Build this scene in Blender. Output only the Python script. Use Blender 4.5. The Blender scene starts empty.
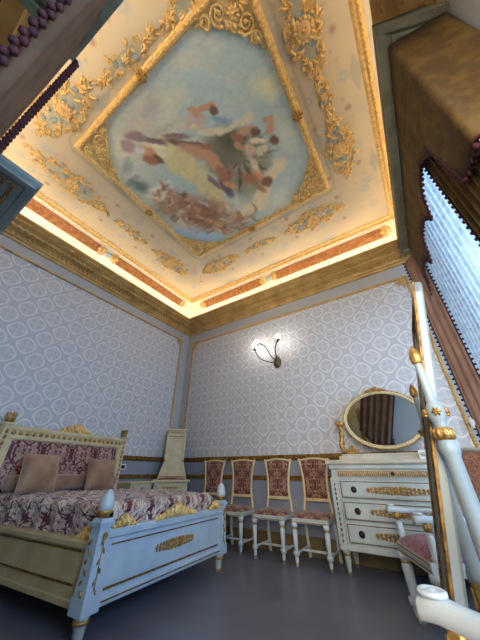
import bpy, math, random
import numpy as np
from mathutils import Matrix, Vector
random.seed(7)
PI = math.pi
COL = bpy.context.scene.collection
def rad(a): return a*PI/180
def lin(c): 
    c = c/255.0
    return c/12.92 if c <= .04045 else ((c+.055)/1.055)**2.4
def rgb(r, g, b): return (lin(r), lin(g), lin(b), 1.0)

# ------------------------------------------------------------------ material helpers
class V:
    """small arithmetic wrapper around shader sockets"""
    def __init__(s, nt, sock): s.nt = nt; s.s = sock
    def op(s, kind, *a):
        n = s.nt.nodes.new('ShaderNodeMath'); n.operation = kind
        for i, x in enumerate((s,)+a):
            if isinstance(x, V): s.nt.links.new(x.s, n.inputs[i])
            else: n.inputs[i].default_value = x
        return V(s.nt, n.outputs[0])
    def __add__(s, o): return s.op('ADD', o)
    def __radd__(s, o): return s.op('ADD', o)
    def __sub__(s, o): return s.op('SUBTRACT', o)
    def __mul__(s, o): return s.op('MULTIPLY', o)
    def __rmul__(s, o): return s.op('MULTIPLY', o)
    def __neg__(s): return s.op('MULTIPLY', -1.0)
    def cos(s): return s.op('COSINE')
    def sin(s): return s.op('SINE')
    def abs(s): return s.op('ABSOLUTE')
    def fract(s): return s.op('FRACT')
    def sqrt(s): return s.op('SQRT')
    def max(s, o): return s.op('MAXIMUM', o)
    def min(s, o): return s.op('MINIMUM', o)
    def step(s, a, b):          # smoothstep a..b
        n = s.nt.nodes.new('ShaderNodeMapRange'); n.interpolation_type = 'SMOOTHSTEP'
        s.nt.links.new(s.s, n.inputs[0]); n.inputs[1].default_value = a; n.inputs[2].default_value = b
        n.inputs[3].default_value = 0; n.inputs[4].default_value = 1
        return V(s.nt, n.outputs[0])
    def band(s, c, w, soft=.5): # 1 near c
        d = (s-c).abs()
        n = d.step(w*(1-soft), w)
        return V(s.nt, (1-0)*0 or n.s).inv()
    def inv(s): return (s*-1.0)+1.0

class Mat:
    def __init__(s, name, color=(.5,.5,.5,1), rough=.5, metal=0., sheen=0., spec=.5):
        s.m = bpy.data.materials.new(name); s.m.use_nodes = True
        s.nt = s.m.node_tree; s.b = s.nt.nodes['Principled BSDF']
        s.b.inputs['Base Color'].default_value = color
        s.b.inputs['Roughness'].default_value = rough
        s.b.inputs['Metallic'].default_value = metal
        s.b.inputs['Specular IOR Level'].default_value = spec
        if sheen: s.b.inputs['Sheen Weight'].default_value = sheen
    def coords(s, kind='Object'):
        n = s.nt.nodes.new('ShaderNodeTexCoord'); x = s.nt.nodes.new('ShaderNodeSeparateXYZ')
        s.nt.links.new(n.outputs[kind], x.inputs[0]); s.tc = n.outputs[kind]
        return [V(s.nt, x.outputs[i]) for i in range(3)]
    def noise(s, scale, detail=3, rough=.55, vec=None):
        n = s.nt.nodes.new('ShaderNodeTexNoise'); n.inputs['Scale'].default_value = scale
        n.inputs['Detail'].default_value = detail; n.inputs['Roughness'].default_value = rough
        if not hasattr(s, 'tc'): s.coords()
        s.nt.links.new(s.tc, n.inputs['Vector'])
        return V(s.nt, n.outputs['Fac'])
    def mix(s, fac, a, b):
        n = s.nt.nodes.new('ShaderNodeMix'); n.data_type = 'RGBA'
        s.nt.links.new(fac.s, n.inputs[0])
        for i, c in ((6, a), (7, b)):
            if hasattr(c, 'default_value') or isinstance(c, bpy.types.NodeSocket): s.nt.links.new(c, n.inputs[i])
            else: n.inputs[i].default_value = c
        return n.outputs[2]
    def color(s, sock): s.nt.links.new(sock, s.b.inputs['Base Color'])
    def bump(s, h, strength=.3, dist=.01):
        n = s.nt.nodes.new('ShaderNodeBump'); n.inputs['Strength'].default_value = strength
        n.inputs['Distance'].default_value = dist
        s.nt.links.new(h.s, n.inputs['Height']); s.nt.links.new(n.outputs[0], s.b.inputs['Normal'])

def paint_mat(name, c1, c2, scale=6, rough=.45, bump=.0):
    m = Mat(name, rough=rough); n = m.noise(scale, 4)
    m.color(m.mix(n.step(.35, .7), c1, c2))
    if bump: m.bump(m.noise(scale*8, 3), bump, .004)
    return m.m
def gold_mat(name, c1, c2, rough=.38, metal=.75, scale=30):
    m = Mat(name, rough=rough, metal=metal); n = m.noise(scale, 4)
    m.color(m.mix(n.step(.35, .65), c1, c2)); m.bump(m.noise(scale*2.5, 2), .35, .006)
    return m.m

M = {}
M['gold'] = gold_mat('gilding', rgb(206,162,88), rgb(158,116,56), metal=.6)
M['gold_bright'] = gold_mat('bright_gilding', rgb(246,212,140), rgb(220,174,98), rough=.42, metal=.3)
M['gold_dark'] = gold_mat('worn_gilding', rgb(160,118,52), rgb(98,68,30), rough=.5, metal=.55)
M['cornice'] = paint_mat('cornice_gilding', rgb(206,166,96), rgb(180,138,74), scale=5, rough=.42)
M['bed_daylit'] = paint_mat('daylit_white_paint', rgb(184,198,210), rgb(170,186,200), rough=.35)  # white footboard and posts, with the daylight's blue cast mixed into the colour
M['cheval'] = paint_mat('soft_grey_white_paint', rgb(158,168,168), rgb(144,154,154), rough=.35)
M['rail'] = paint_mat('shaded_white_paint', rgb(190,172,128), rgb(172,152,110))  # same white as the footboard, browned to carry the shade on this side
M['cream'] = paint_mat('cream_paint', rgb(206,198,178), rgb(190,180,158))
M['bluewhite'] = paint_mat('blue_white_paint', rgb(194,198,190), rgb(178,184,178), rough=.38)
M['white_frame'] = paint_mat('white_paint', rgb(205,212,212), rgb(188,196,198), rough=.35)
M['cream_yellow'] = paint_mat('ivory_paint', rgb(218,200,156), rgb(200,180,136))
M['greyblue'] = paint_mat('grey_blue_paint', rgb(126,134,130), rgb(110,118,116), rough=.4)
M['wallgrey'] = paint_mat('grey_wall_paint', rgb(182,182,180), rgb(174,175,175), rough=.6, scale=2)
M['dado'] = paint_mat('dado_paint', rgb(142,147,160), rgb(132,137,152), rough=.55, scale=2)
M['pelmet'] = paint_mat('olive_grey_paint', rgb(140,134,108), rgb(116,110,88), rough=.45)
M['basewood'] = paint_mat('olive_gold_base', rgb(118,100,62), rgb(92,80,52), rough=.5)
M['brass'] = Mat('old_brass', rgb(104,88,62), .4, .7).m
M['dark'] = Mat('dark_iron', rgb(52,42,36), .45, .5).m
M['white'] = Mat('white_plastic', rgb(220,220,220), .4).m
M['black'] = Mat('black_glass', rgb(25,28,34), .3).m
M['card'] = Mat('white_card', rgb(225,222,215), .6).m
M['mirror'] = Mat('mirror_glass', rgb(225,228,225), .02, 1.0).m
M['fringe'] = paint_mat('burgundy_tassel', rgb(70,14,15), rgb(44,8,10), scale=40, rough=.8)
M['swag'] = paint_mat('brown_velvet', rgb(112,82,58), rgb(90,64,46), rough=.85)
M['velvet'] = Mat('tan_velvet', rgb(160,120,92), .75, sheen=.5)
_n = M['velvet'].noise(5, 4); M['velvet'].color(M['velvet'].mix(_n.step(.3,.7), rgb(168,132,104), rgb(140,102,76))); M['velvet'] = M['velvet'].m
def drape_mat():
    m = Mat('brown_damask_drape', rough=.8); x, y, z = m.coords()
    f = m.noise(7, 4, .6)
    m.color(m.mix(f.step(.42,.62), rgb(72,50,10), rgb(96,70,20))); return m.m
M['drape'] = drape_mat()
def lining_mat():
    m = Mat('mauve_brown_lining', rough=.8); n = m.noise(3, 3)
    m.color(m.mix(n.step(.3,.7), rgb(168,132,112), rgb(146,112,96))); return m.m
M['lining'] = lining_mat()

def wallpaper(name, ax):
    m = Mat(name, rough=.5); c = m.coords('Object'); u = c[ax]; v = c[2]
    p = .34
    U = u*(2*PI/p); W = v*(2*PI/p)
    f = (U.cos() + W.cos()).abs()               # staggered lattice of medallions
    ring = f.band(.62, .30, .5)
    core = f.step(1.35, 1.6) * ((U*3.0).cos()*(W*3.0).cos()).abs().step(.15, .5)
    leafs = f.band(1.2, .16, .5) * ((U*4.0).cos()+(W*4.0).cos()).step(.1, .7)
    pat = ring.max(core*.45).max(leafs*.8)
    m.color(m.mix(pat, rgb(184,186,190), rgb(216,214,213)))
    n = m.nt.nodes.new('ShaderNodeMapRange'); m.nt.links.new(pat.s, n.inputs[0]); n.inputs[3].default_value = .6; n.inputs[4].default_value = .42
    m.nt.links.new(n.outputs[0], m.b.inputs['Roughness'])
    return m.m
M['paper_x'] = wallpaper('silver_damask_paper', 0)
M['paper_y'] = wallpaper('silver_damask_wallpaper', 1)

def damask(name, pu, pv, base, fig, fu, fv, extra=None, warp=.5, sheen=.2, thr=0., ns=30, seed=.3):
    """woven damask: ogee frames with a flowered medallion in each"""
    m = Mat(name, rough=.65, sheen=sheen); c = m.coords()
    n = m.noise(14, 2)
    u = fu(c); v = fv(c)
    U = u*(2*PI/pu) + (n-.5)*warp; W = v*(2*PI/pv) + (n-.5)*(warp*1.3)
    f = U.cos() + W.cos() + (W*2.0).cos()*.25
    fa = f.abs()
    fr = fa.band(.22, .13, .4)
    # leaf work: noise folded about the repeat so every motif is mirror symmetric
    au = ((U*(1/(2*PI))).fract()-.5).abs()*pu; av = ((W*(1/(2*PI))).fract()-.5).abs()*pv
    cx = m.nt.nodes.new('ShaderNodeCombineXYZ'); m.nt.links.new(au.s, cx.inputs[0]); m.nt.links.new(av.s, cx.inputs[1]); cx.inputs[2].default_value = seed
    nn = m.nt.nodes.new('ShaderNodeTexNoise'); nn.inputs['Scale'].default_value = ns; nn.inputs['Detail'].default_value = 1.5
    m.nt.links.new(cx.outputs[0], nn.inputs['Vector']); lf = V(m.nt, nn.outputs['Fac'])
    leafs = (lf-.5).abs().step(.055, .035+.0) if False else lf.step(.52+thr, .56+thr)
    veins = (lf-(.44)).abs().step(.010, .022).inv()
    pat = fr.max(leafs).max(veins*.9)
    base2 = m.mix(m.noise(9, 2).step(.4,.6), base, extra or base)
    m.color(m.mix(pat, base2, fig))
    m.bump(pat, .25, .004)
    return m.m
M['cover'] = damask('burgundy_vine_bedspread', .26, .32, rgb(228,212,194), rgb(96,26,44), lambda c: c[1]+c[2], lambda c: c[0]-c[2]*1.1, rgb(196,168,152), warp=.7, thr=.015, ns=34, seed=1.7)
M['headcloth'] = damask('burgundy_damask_headboard_cloth', .36, .44, rgb(196,164,148), rgb(98,28,48), lambda c: c[1], lambda c: c[2], rgb(180,140,128), warp=.1, ns=30, seed=.9)
M['chaircloth'] = damask('rust_damask_chair_cloth', .20, .26, rgb(172,132,106), rgb(88,36,32), lambda c: c[0], lambda c: c[2]+c[1]*.9, rgb(156,112,90), warp=.1, ns=46, seed=2.3)
M['rosecloth'] = damask('rose_damask_armchair_cloth', .20, .26, rgb(150,78,80), rgb(182,138,108), lambda c: c[0], lambda c: c[2]+c[1]*.9, rgb(136,62,72), warp=.1, thr=.01, ns=46, seed=4.1)
M['seatrose'] = damask('pink_seat_damask', .14, .17, rgb(150,84,98), rgb(116,50,72), lambda c: c[0], lambda c: c[2]+c[1]*.9, rgb(166,104,116), warp=.3, ns=50)

def floor_mat():
    m = Mat('slate_grey_floor', rough=.32); x, y, z = m.coords()
    n = m.noise(3, 5)
    m.color(m.mix(n.step(.3,.7), rgb(108,109,122), rgb(98,100,113)))
    m.bump(m.noise(60, 2), .05, .002); return m.m
M['floor'] = floor_mat()
def orange_mat():
    m = Mat('ochre_relief_panel', rough=.55); n = m.noise(16, 4, .65)
    m.color(m.mix(n.step(.42,.6), rgb(146,90,36), rgb(176,118,58))); m.bump(n, .4, .01); return m.m
M['ochre'] = orange_mat()
M['covewhite'] = paint_mat('ivory_cove_paint', rgb(236,226,202), rgb(228,216,190), scale=3, rough=.7)
def vcol_mat(name, rough=.6):
    m = Mat(name, rough=rough); a = m.nt.nodes.new('ShaderNodeAttribute'); a.attribute_name = 'Col'
    m.color(a.outputs['Color']); return m.m
M['fresco'] = vcol_mat('fresco_paint'); M['ceilpaint'] = vcol_mat('painted_ceiling')
def emit_mat(name, c, st):
    m = bpy.data.materials.new(name); m.use_nodes = True; nt = m.node_tree; nt.nodes.clear()
    o = nt.nodes.new('ShaderNodeOutputMaterial'); e = nt.nodes.new('ShaderNodeEmission')
    e.inputs[0].default_value = c; e.inputs[1].default_value = st; nt.links.new(e.outputs[0], o.inputs[0]); return m
LED = 21.0
M['led'] = emit_mat('warm_cove_light', (1,.90,.73,1), LED)
M['led2'] = emit_mat('warm_cove_light_low', (1,.90,.73,1), LED*.55)
M['bulb'] = emit_mat('glowing_bulb', (1,.93,.85,1), 30.0)
def glass_mat():
    m = bpy.data.materials.new('window_glass'); m.use_nodes = True; nt = m.node_tree; nt.nodes.clear()
    o = nt.nodes.new('ShaderNodeOutputMaterial'); t = nt.nodes.new('ShaderNodeBsdfTransparent'); g = nt.nodes.new('ShaderNodeBsdfGlossy')
    g.inputs['Roughness'].default_value = .05; mx = nt.nodes.new('ShaderNodeMixShader'); mx.inputs[0].default_value = .06
    nt.links.new(t.outputs[0], mx.inputs[1]); nt.links.new(g.outputs[0], mx.inputs[2]); nt.links.new(mx.outputs[0], o.inputs[0]); return m
M['glass'] = glass_mat()
def sheer_mat():
    m = bpy.data.materials.new('lace_sheer'); m.use_nodes = True; nt = m.node_tree; nt.nodes.clear()
    o = nt.nodes.new('ShaderNodeOutputMaterial'); t = nt.nodes.new('ShaderNodeBsdfTransparent'); g = nt.nodes.new('ShaderNodeBsdfTranslucent')
    g.inputs[0].default_value = (.9,.93,.96,1)
    tc = nt.nodes.new('ShaderNodeTexCoord'); n = nt.nodes.new('ShaderNodeTexNoise'); n.inputs['Scale'].default_value = 22; n.inputs['Detail'].default_value = 3
    nt.links.new(tc.outputs['Object'], n.inputs['Vector'])
    mp = nt.nodes.new('ShaderNodeMapRange'); nt.links.new(n.outputs['Fac'], mp.inputs[0]); mp.inputs[1].default_value=.4; mp.inputs[2].default_value=.6
    mp.inputs[3].default_value=.5; mp.inputs[4].default_value=.72
    mx = nt.nodes.new('ShaderNodeMixShader'); nt.links.new(mp.outputs[0], mx.inputs[0])
    nt.links.new(t.outputs[0], mx.inputs[1]); nt.links.new(g.outputs[0], mx.inputs[2]); nt.links.new(mx.outputs[0], o.inputs[0]); return m
M['sheer'] = sheer_mat()

# ------------------------------------------------------------------ mesh builder
class MB:
    def __init__(s): s.v = []; s.f = []; s.sm = []; s.mi = []; s.T = Matrix.Identity(4); s.k = 0; s.stack = []
    def push(s, T): s.stack.append(s.T); s.T = s.T @ T; return s
    def pop(s): s.T = s.stack.pop(); return s
    def add(s, vs, fs, smooth=False):
        b = len(s.v); s.v += [tuple(s.T @ Vector(p)) for p in vs]
        for f in fs: s.f.append(tuple(b+i for i in f)); s.sm.append(smooth); s.mi.append(s.k)
        return s
    def box(s, x0, x1, y0, y1, z0, z1, b=0.):
        if b <= 0:
            vs = [(x,y,z) for x in (x0,x1) for y in (y0,y1) for z in (z0,z1)]
            fs = [(0,1,3,2),(4,6,7,5),(0,4,5,1),(2,3,7,6),(0,2,6,4),(1,5,7,3)]
            return s.add(vs, fs)
        b = min(b, (x1-x0)*.45, (y1-y0)*.45, (z1-z0)*.45)
        # bevelled box : three rings of eight corner points
        def ring(z, i):
            return [(x0+i,y0+b,z),(x0+b,y0+i,z),(x1-b,y0+i,z),(x1-i,y0+b,z),(x1-i,y1-b,z),(x1-b,y1-i,z),(x0+b,y1-i,z),(x0+i,y1-b,z)]
        rs = [ring(z0, b*.8), ring(z0+b, 0), ring(z1-b, 0), ring(z1, b*.8)]
        vs = sum(rs, []); fs = []
        for r in range(3):
            for i in range(8):
                j = (i+1) % 8; fs.append((r*8+i, r*8+j, r*8+8+j, r*8+8+i))
        fs.append(tuple(range(7,-1,-1))); fs.append(tuple(range(24,32)))
        return s.add(vs, fs)
    def lathe(s, prof, seg=20, c=(0,0,0), sq=1.):
        vs = []; fs = []
        for r, z in prof:
            for i in range(seg):
                a = 2*PI*i/seg; vs.append((c[0]+r*math.cos(a), c[1]+r*math.sin(a)*sq, c[2]+z))
        for k in range(len(prof)-1):
            for i in range(seg):
                j = (i+1)%seg; fs.append((k*seg+i, k*seg+j, (k+1)*seg+j, (k+1)*seg+i))
        fs.append(tuple(range(seg-1,-1,-1))); n = (len(prof)-1)*seg; fs.append(tuple(range(n, n+seg)))
        return s.add(vs, fs, True)
    def ell(s, c, r, seg=8, rings=5, rot=None):
        T = Matrix.Translation(c) @ (rot or Matrix.Identity(4)) @ Matrix.Diagonal((r[0],r[1],r[2],1))
        vs = [(0,0,-1)]; fs = []
        for k in range(1, rings):
            t = PI*k/rings
            for i in range(seg):
                a = 2*PI*i/seg; vs.append((math.sin(t)*math.cos(a), math.sin(t)*math.sin(a), -math.cos(t)))
        vs.append((0,0,1)); L = len(vs)-1
        for i in range(seg):
            j = (i+1)%seg; fs.append((0, 1+j, 1+i)); fs.append((L, L-seg+i, L-seg+j))
        for k in range(rings-2):
            for i in range(seg):
                j = (i+1)%seg; a = 1+k*seg; fs.append((a+i, a+j, a+seg+j, a+seg+i))
        s.push(T); s.add(vs, fs, True); return s.pop()
    def tube(s, pts, r, seg=8, close=False, flat=1.):
        pts = [Vector(p) for p in pts]; n = len(pts); R = r if callable(r) else (lambda t: r)
        vs = []; fs = []; nrm = None
        for i, p in enumerate(pts):
            if close: t = pts[(i+1)%n]-pts[i-1]
            else: t = pts[min(i+1,n-1)]-pts[max(i-1,0)]
            t.normalize()
            if nrm is None:
                nrm = t.orthogonal().normalized()
            nrm = (nrm - t*nrm.dot(t)); nrm = nrm.normalized() if nrm.length > 1e-6 else t.orthogonal().normalized()
            bn = t.cross(nrm); rr = R(i/max(1,n-1))
            for k in range(seg):
                a = 2*PI*k/seg; vs.append(tuple(p + nrm*(rr*math.cos(a)) + bn*(rr*math.sin(a)*flat)))
        m = n if close else n-1
        for i in range(m):
            for k in range(seg):
                l = (k+1)%seg; a = i*seg; b = ((i+1)%n)*seg; fs.append((a+k, a+l, b+l, b+k))
        if not close:
            fs.append(tuple(range(seg-1,-1,-1))); fs.append(tuple(range((n-1)*seg, n*seg)))
        return s.add(vs, fs, True)
    def prism(s, pts, z0, z1, smooth=False):
        """polygon in xy extruded along z"""
        n = len(pts); vs = [(x,y,z0) for x,y in pts]+[(x,y,z1) for x,y in pts]
        fs = [tuple(range(n-1,-1,-1)), tuple(range(n,2*n))] + [(i,(i+1)%n,n+(i+1)%n,n+i) for i in range(n)]
        return s.add(vs, fs, smooth)
    def grid(s, f, nu, nv, smooth=True):
        vs = [f(i/nu, j/nv) for j in range(nv+1) for i in range(nu+1)]
        fs = [(j*(nu+1)+i, j*(nu+1)+i+1, (j+1)*(nu+1)+i+1, (j+1)*(nu+1)+i) for j in range(nv) for i in range(nu)]
        return s.add(vs, fs, smooth)
    def build(s, name, mats, parent=None):
        me = bpy.data.meshes.new(name); me.from_pydata(s.v, [], s.f)
        if not isinstance(mats, (list, tuple)): mats = [mats]
        for m in mats: me.materials.append(m)
        me.polygons.foreach_set('use_smooth', s.sm); me.polygons.foreach_set('material_index', s.mi); me.update()
        o = bpy.data.objects.new(name, me); COL.objects.link(o)
        if parent: o.parent = parent
        return o
def tag(o, label=None, cat=None, group=None, kind=None):
    if label: o['label'] = label
    if cat: o['category'] = cat
    if group: o['group'] = group
    if kind: o['kind'] = kind
    return o
def thing(name, label, cat, loc=(0,0,0), rz=0, group=None):
    o = bpy.data.objects.new(name, None); COL.objects.link(o); o.location = loc; o.rotation_euler = (0,0,rz)
    o.empty_display_size = .1
    return tag(o, label, cat, group)
def struct(name, mb, mat, parent=None):
    o = mb.build(name, mat, parent); o['kind'] = 'structure'; return o
def dup(root, loc, rz, label=None):
    r = root.copy(); COL.objects.link(r); r.location = loc; r.rotation_euler = (0,0,rz)
    if label: r['label'] = label
    for ch in list(root.children):
        c = ch.copy(); COL.objects.link(c); c.parent = r
        for g in ch.children:
            d = g.copy(); COL.objects.link(d); d.parent = c
    return r
def Tr(x, y, z): return Matrix.Translation((x,y,z))
def frame(o, u, v):
    """matrix whose local x,y run along u,v at origin o (z = outward normal)"""
    u = Vector(u).normalized(); v = Vector(v).normalized(); n = u.cross(v)
    m = Matrix.Identity(4)
    for i in range(3): m[i][0] = u[i]; m[i][1] = v[i]; m[i][2] = n[i]; m[i][3] = o[i]
    return m

# carved scroll work in the local xy plane, relief along +z
def spiral(mb, cx, cy, r, a0, turns=1.25, d=1, th=.008, seg=5):
    pts = []
    n = int(12*turns)+2
    for i in range(n):
        t = i/(n-1); a = a0 + d*2*PI*turns*t; q = r*(1-.82*t)
        pts.append((cx+q*math.cos(a)-0, cy+q*math.sin(a), th*.6))
    mb.tube(pts, lambda t: th*(1-.4*t), seg)
    mb.ell((pts[-1][0], pts[-1][1], th*.7), (th*1.3, th*1.3, th*1.3), 6, 4)
def leaf(mb, x, y, L, w, a, h=.01):
    mb.ell((x+math.cos(a)*L*.5, y+math.sin(a)*L*.5, h*.6), (L*.5, w, h), 6, 4, Matrix.Rotation(a, 4, 'Z') @ Matrix.Rotation(.15, 4, 'Y'))
def rosette(mb, x, y, r, h=.015, petals=8):
    for i in range(petals):
        leaf(mb, x, y, r, r*.26, 2*PI*i/petals, h)
    mb.ell((x,y,h*.8), (r*.34, r*.34, h*1.2), 8, 4)
def acanthus(mb, L, H, h=.02, th=.008, seed=1, n=5):
    """symmetrical scrolled acanthus : centred, width L, height H, growing +y"""
    for sgn in (-1, 1):
        for k in range(n):
            t = (k+.5)/n; x = sgn*L*.5*t; hh = H*(1-.72*t)
            leaf(mb, x-sgn*L*.03, 0, hh, L*.045, PI/2 - sgn*(.25+.9*t), h)
            leaf(mb, x, 0, hh*.7, L*.03, PI/2 - sgn*(.9+.5*t), h*.8)
            spiral(mb, x, hh*.36, hh*.30, PI/2, 1.1, -sgn, th)
        pts = [(sgn*L*.5*i/10, H*.10*math.sin(i*1.1)+.004, h*.4) for i in range(11)]
        mb.tube(pts, lambda t: th*(1.3-.7*t), 5)
    for a in (-.5, -.25, 0, .25, .5): leaf(mb, 0, 0, H*(1-.5*abs(a)), L*.035, PI/2+a, h*1.2)
    mb.ell((0,H*.35,h), (L*.05, L*.05, h), 8, 5)
def vine(mb, L, H, th=.005, h=.012, n=4):
    """symmetrical applique centred on origin : width L, height H"""
    rosette(mb, 0, 0, H*.42, h)
    for sx in (-1, 1):
        for k in range(n):
            t = (k+1)/(n+.6); x = sx*L*.5*t; q = H*.5*(1-.5*t)
            for sy in (-1, 1):
                spiral(mb, x, sy*q*.42, q*.5, -sy*PI/2, 1.1, sx*sy, th)
                leaf(mb, x, sy*q*.2, q*.9, q*.18, sy*.9 if sx > 0 else PI-sy*.9, h)
        mb.tube([(sx*L*.5*i/12, H*.12*math.sin(i*1.3), h*.4) for i in range(13)], lambda t: th*(1.2-.5*t), 5)
        leaf(mb, sx*L*.44, 0, L*.07, H*.09, 0 if sx > 0 else PI, h)

# ------------------------------------------------------------------ room numbers (metres)
XL, XR, YB, YN = -4.23, .98, 4.02, -.75
ZC = 4.60
DL, DB, DR, DN = .29, .33, .395, .40       # depth of the cornice on each wall
def ring(mb, prof, zs=None, closed=True):
    """sweep profile [(a,z)] round the four walls, a = 0 at wall .. 1 at the cornice lip"""
    P = []
    for a, z in prof:
        P.append([(XL+a*DL, YN+a*DN, z), (XR-a*DR, YN+a*DN, z), (XR-a*DR, YB-a*DB, z), (XL+a*DL, YB-a*DB, z)])
    vs = sum(P, []); fs = []
    for k in range(len(prof)-1):
        for i in range(4):
            j = (i+1)%4; fs.append((k*4+i, (k+1)*4+i, (k+1)*4+j, k*4+j))
    mb.add(vs, fs)

# floor
struct('floor', MB().box(XL-.1, XR+.3, YN-.1, YB+.1, -.05, 0), M['floor'])

# ---- walls
WY0, WY1, WZ0, WZ1 = 1.45, 3.72, .55, 3.60         # right window opening
NX0, NX1, NZ0, NZ1 = .12, .84, .4, 2.85            # near window opening
wb = struct('wall_back', MB().box(XL-.1, XR+.1, YB, YB+.1, 0, ZC+.1), M['wallgrey'])
wl = struct('wall_left', MB().box(XL-.1, XL, YN-.1, YB, 0, ZC+.1), M['wallgrey'])
m = MB(); m.box(XR, XR+.25, YN-.1, -.36, 0, ZC+.1); m.box(XR, XR+.25, .80, WY0, 0, ZC+.1); m.box(XR, XR+.25, -.36, .80, 0, .4); m.box(XR, XR+.25, -.36, .80, 3.0, ZC+.1); m.box(XR, XR+.25, WY1, YB, 0, ZC+.1)  # includes an opening for the added window out of view
m.box(XR, XR+.25, WY0, WY1, 0, WZ0); m.box(XR, XR+.25, WY0, WY1, WZ1, ZC+.1)
wr = struct('wall_right', m, M['wallgrey'])
m = MB(); m.box(XL, NX0, YN-.2, YN, 0, ZC+.1); m.box(NX1, XR, YN-.2, YN, 0, ZC+.1)
m.box(NX0, NX1, YN-.2, YN, 0, NZ0); m.box(NX0, NX1, YN-.2, YN, NZ1, ZC+.1)
wn = struct('wall_front', m, M['wallgrey'])
# wallpaper panels
RZ = 1.13
struct('wallpaper', MB().box(-4.04, .42, YB-.008, YB-.001, RZ, 3.55), M['paper_x'], wb)
struct('wallpaper', MB().box(XL+.001, XL+.008, YN+.25, 3.78, RZ, 3.60), M['paper_y'], wl)
m = MB(); m.box(XL, XR, YB-.004, YB-.0005, .2, RZ-.04); struct('dado', m, M['dado'], wb)
m = MB(); m.box(XL+.0005, XL+.004, YN, YB, .2, RZ-.04); struct('dado', m, M['dado'], wl)
# gilt rope borders of the wallpaper panels
def rope(mb, a, b, r=.022, step=.034):
    a = Vector(a); b = Vector(b); L = (b-a).length; n = int(L/step); d = (b-a)/n
    mb.tube([a, b], r*.62, 6)
    q = (b-a).normalized().to_track_quat('Z','X').to_matrix().to_4x4() @ Matrix.Rotation(.6, 4, 'X')
    for i in range(n): mb.ell(tuple(a+d*(i+.5)), (r, r, step*.42), 6, 4, q)
def flatbar(mb, x0, x1, y0, y1, z0, z1): mb.box(x0, x1, y0, y1, z0, z1, .006)
m = MB()
flatbar(m, -4.06, .44, YB-.022, YB-.001, 3.53, 3.575)
flatbar(m, -4.065, -4.02, YB-.022, YB-.001, RZ, 3.575)
rope(m, (.43,YB-.02,RZ), (.43,YB-.02,3.55), .026)
for sx, cx in ((1,-4.04),(-1,.42)):
    m.push(frame((cx,YB-.02,3.55), (sx,0,0), (0,0,-1) if sx < 0 else (0,0,-1)))
    for a in (.1,.5,.9,1.3): leaf(m, 0, 0, .20, .022, a, .016)
    spiral(m, .07, .07, .05, 0, 1.2, 1, .011); rosette(m, .02, .02, .05, .02); m.pop()
struct('trim_1', m, M['cornice'])
m = MB()
flatbar(m, XL+.001, XL+.022, 3.76, 3.80, RZ, 3.61); 
rope(m, (XL+.02,YN+.25,3.60), (XL+.02,3.78,3.60), .024, .036)
m.push(frame((XL+.02,3.78,3.60), (0,-1,0), (0,0,-1)))
for a in (.1,.5,.9,1.3): leaf(m, 0, 0, .18, .022, a, .016)
rosette(m, .02, .02, .05, .02); m.pop()
struct('trim_2', m, M['cornice'])
# chair rails
m = MB()
for z0, z1, d in ((1.075,1.13,.035),(1.055,1.075,.02),(.80,.835,.03),(.835,.86,.018)):
    flatbar(m, XL+.02, XR, YB-d, YB-.001, z0, z1); flatbar(m, XL+.001, XL+d, YN, YB, z0, z1)
struct('trim_3', m, M['gold_dark'])
struct('baseboard_back', MB().box(XL, XR, YB-.025, YB-.001, 0, .2, .008), M['basewood'])
struct('baseboard_left', MB().box(XL+.001, XL+.025, YN, YB, 0, .2, .008), M['basewood'])
struct('baseboard_right', MB().box(XR-.02, XR-.001, YN, YB, 0, .2, .008), M['basewood'])
struct('baseboard_front', MB().box(XL, XR, YN+.001, YN+.02, 0, .2, .008), M['basewood'])

# ---- cornice
prof = [(0,3.80),(.10,3.80),(.13,3.835),(.22,3.84),(.25,3.865),(.25,3.905),(.52,3.925),(.55,3.94),(.55,3.965),(.62,3.975),(.80,3.99),(.84,4.0),(.84,4.03),(.90,4.035),(.97,4.05),(1,4.055),(1,4.075),(.93,4.08),(.90,4.05),(.15,4.05)]
m = MB(); ring(m, prof)
# dentils and leaf band
def along(step, a, z, fn, m):
    xs = [(Vector((XL+a*DL, YN+a*DN, z)), Vector((XL+a*DL, YB-a*DB, z)), (1,0)), (Vector((XL+a*DL, YB-a*DB, z)), Vector((XR-a*DR, YB-a*DB, z)), (0,-1)),
          (Vector((XR-a*DR, YN+a*DN, z)), Vector((XR-a*DR, YB-a*DB, z)), (-1,0))]
    for p, q, n in xs:
        L = (q-p).length; k = int(L/step)
        for i in range(k): fn(m, p+(q-p)*((i+.5)/k), n)
def dent(m, p, n):
    t = .024
    if n[0]: m.box(p.x-.02, p.x+.03, p.y-t, p.y+t, p.z-.02, p.z+.02) if n[0] > 0 else m.box(p.x-.03, p.x+.02, p.y-t, p.y+t, p.z-.02, p.z+.02)
    else: m.box(p.x-t, p.x+t, p.y-.03, p.y+.02, p.z-.02, p.z+.02)
along(.085, .56, 3.935, dent, m)
def egg(m, p, n): m.ell(tuple(p), (.026,.026,.022), 6, 4)
along(.07, .27, 3.885, egg, m)
along(.055, .86, 4.012, lambda m, p, n: m.ell(tuple(p), (.017,.017,.014), 6, 4), m)
struct('trim_4', m, M['cornice'])
# cove behind the lip, and the gilt edge of the ceiling
m = MB(); ring(m, [(.12,4.05),(.10,4.15),(.30,4.32),(.62,4.47),(.93,4.55),(.93,4.64)])
cove = struct('trim_5', m, M['covewhite'])
m = MB(); ring(m, [(.90,4.545),(.93,4.535),(.99,4.53),(1.02,4.54),(1.04,4.56),(1.10,4.565),(1.14,4.585),(1.16,4.602)])
along(.045, 1.0, 4.532, lambda m, p, n: m.ell(tuple(p), (.016,.016,.012), 6, 4), m)
def yrev(m): pass
struct('trim_6', m, M['gold_bright'])
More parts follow.
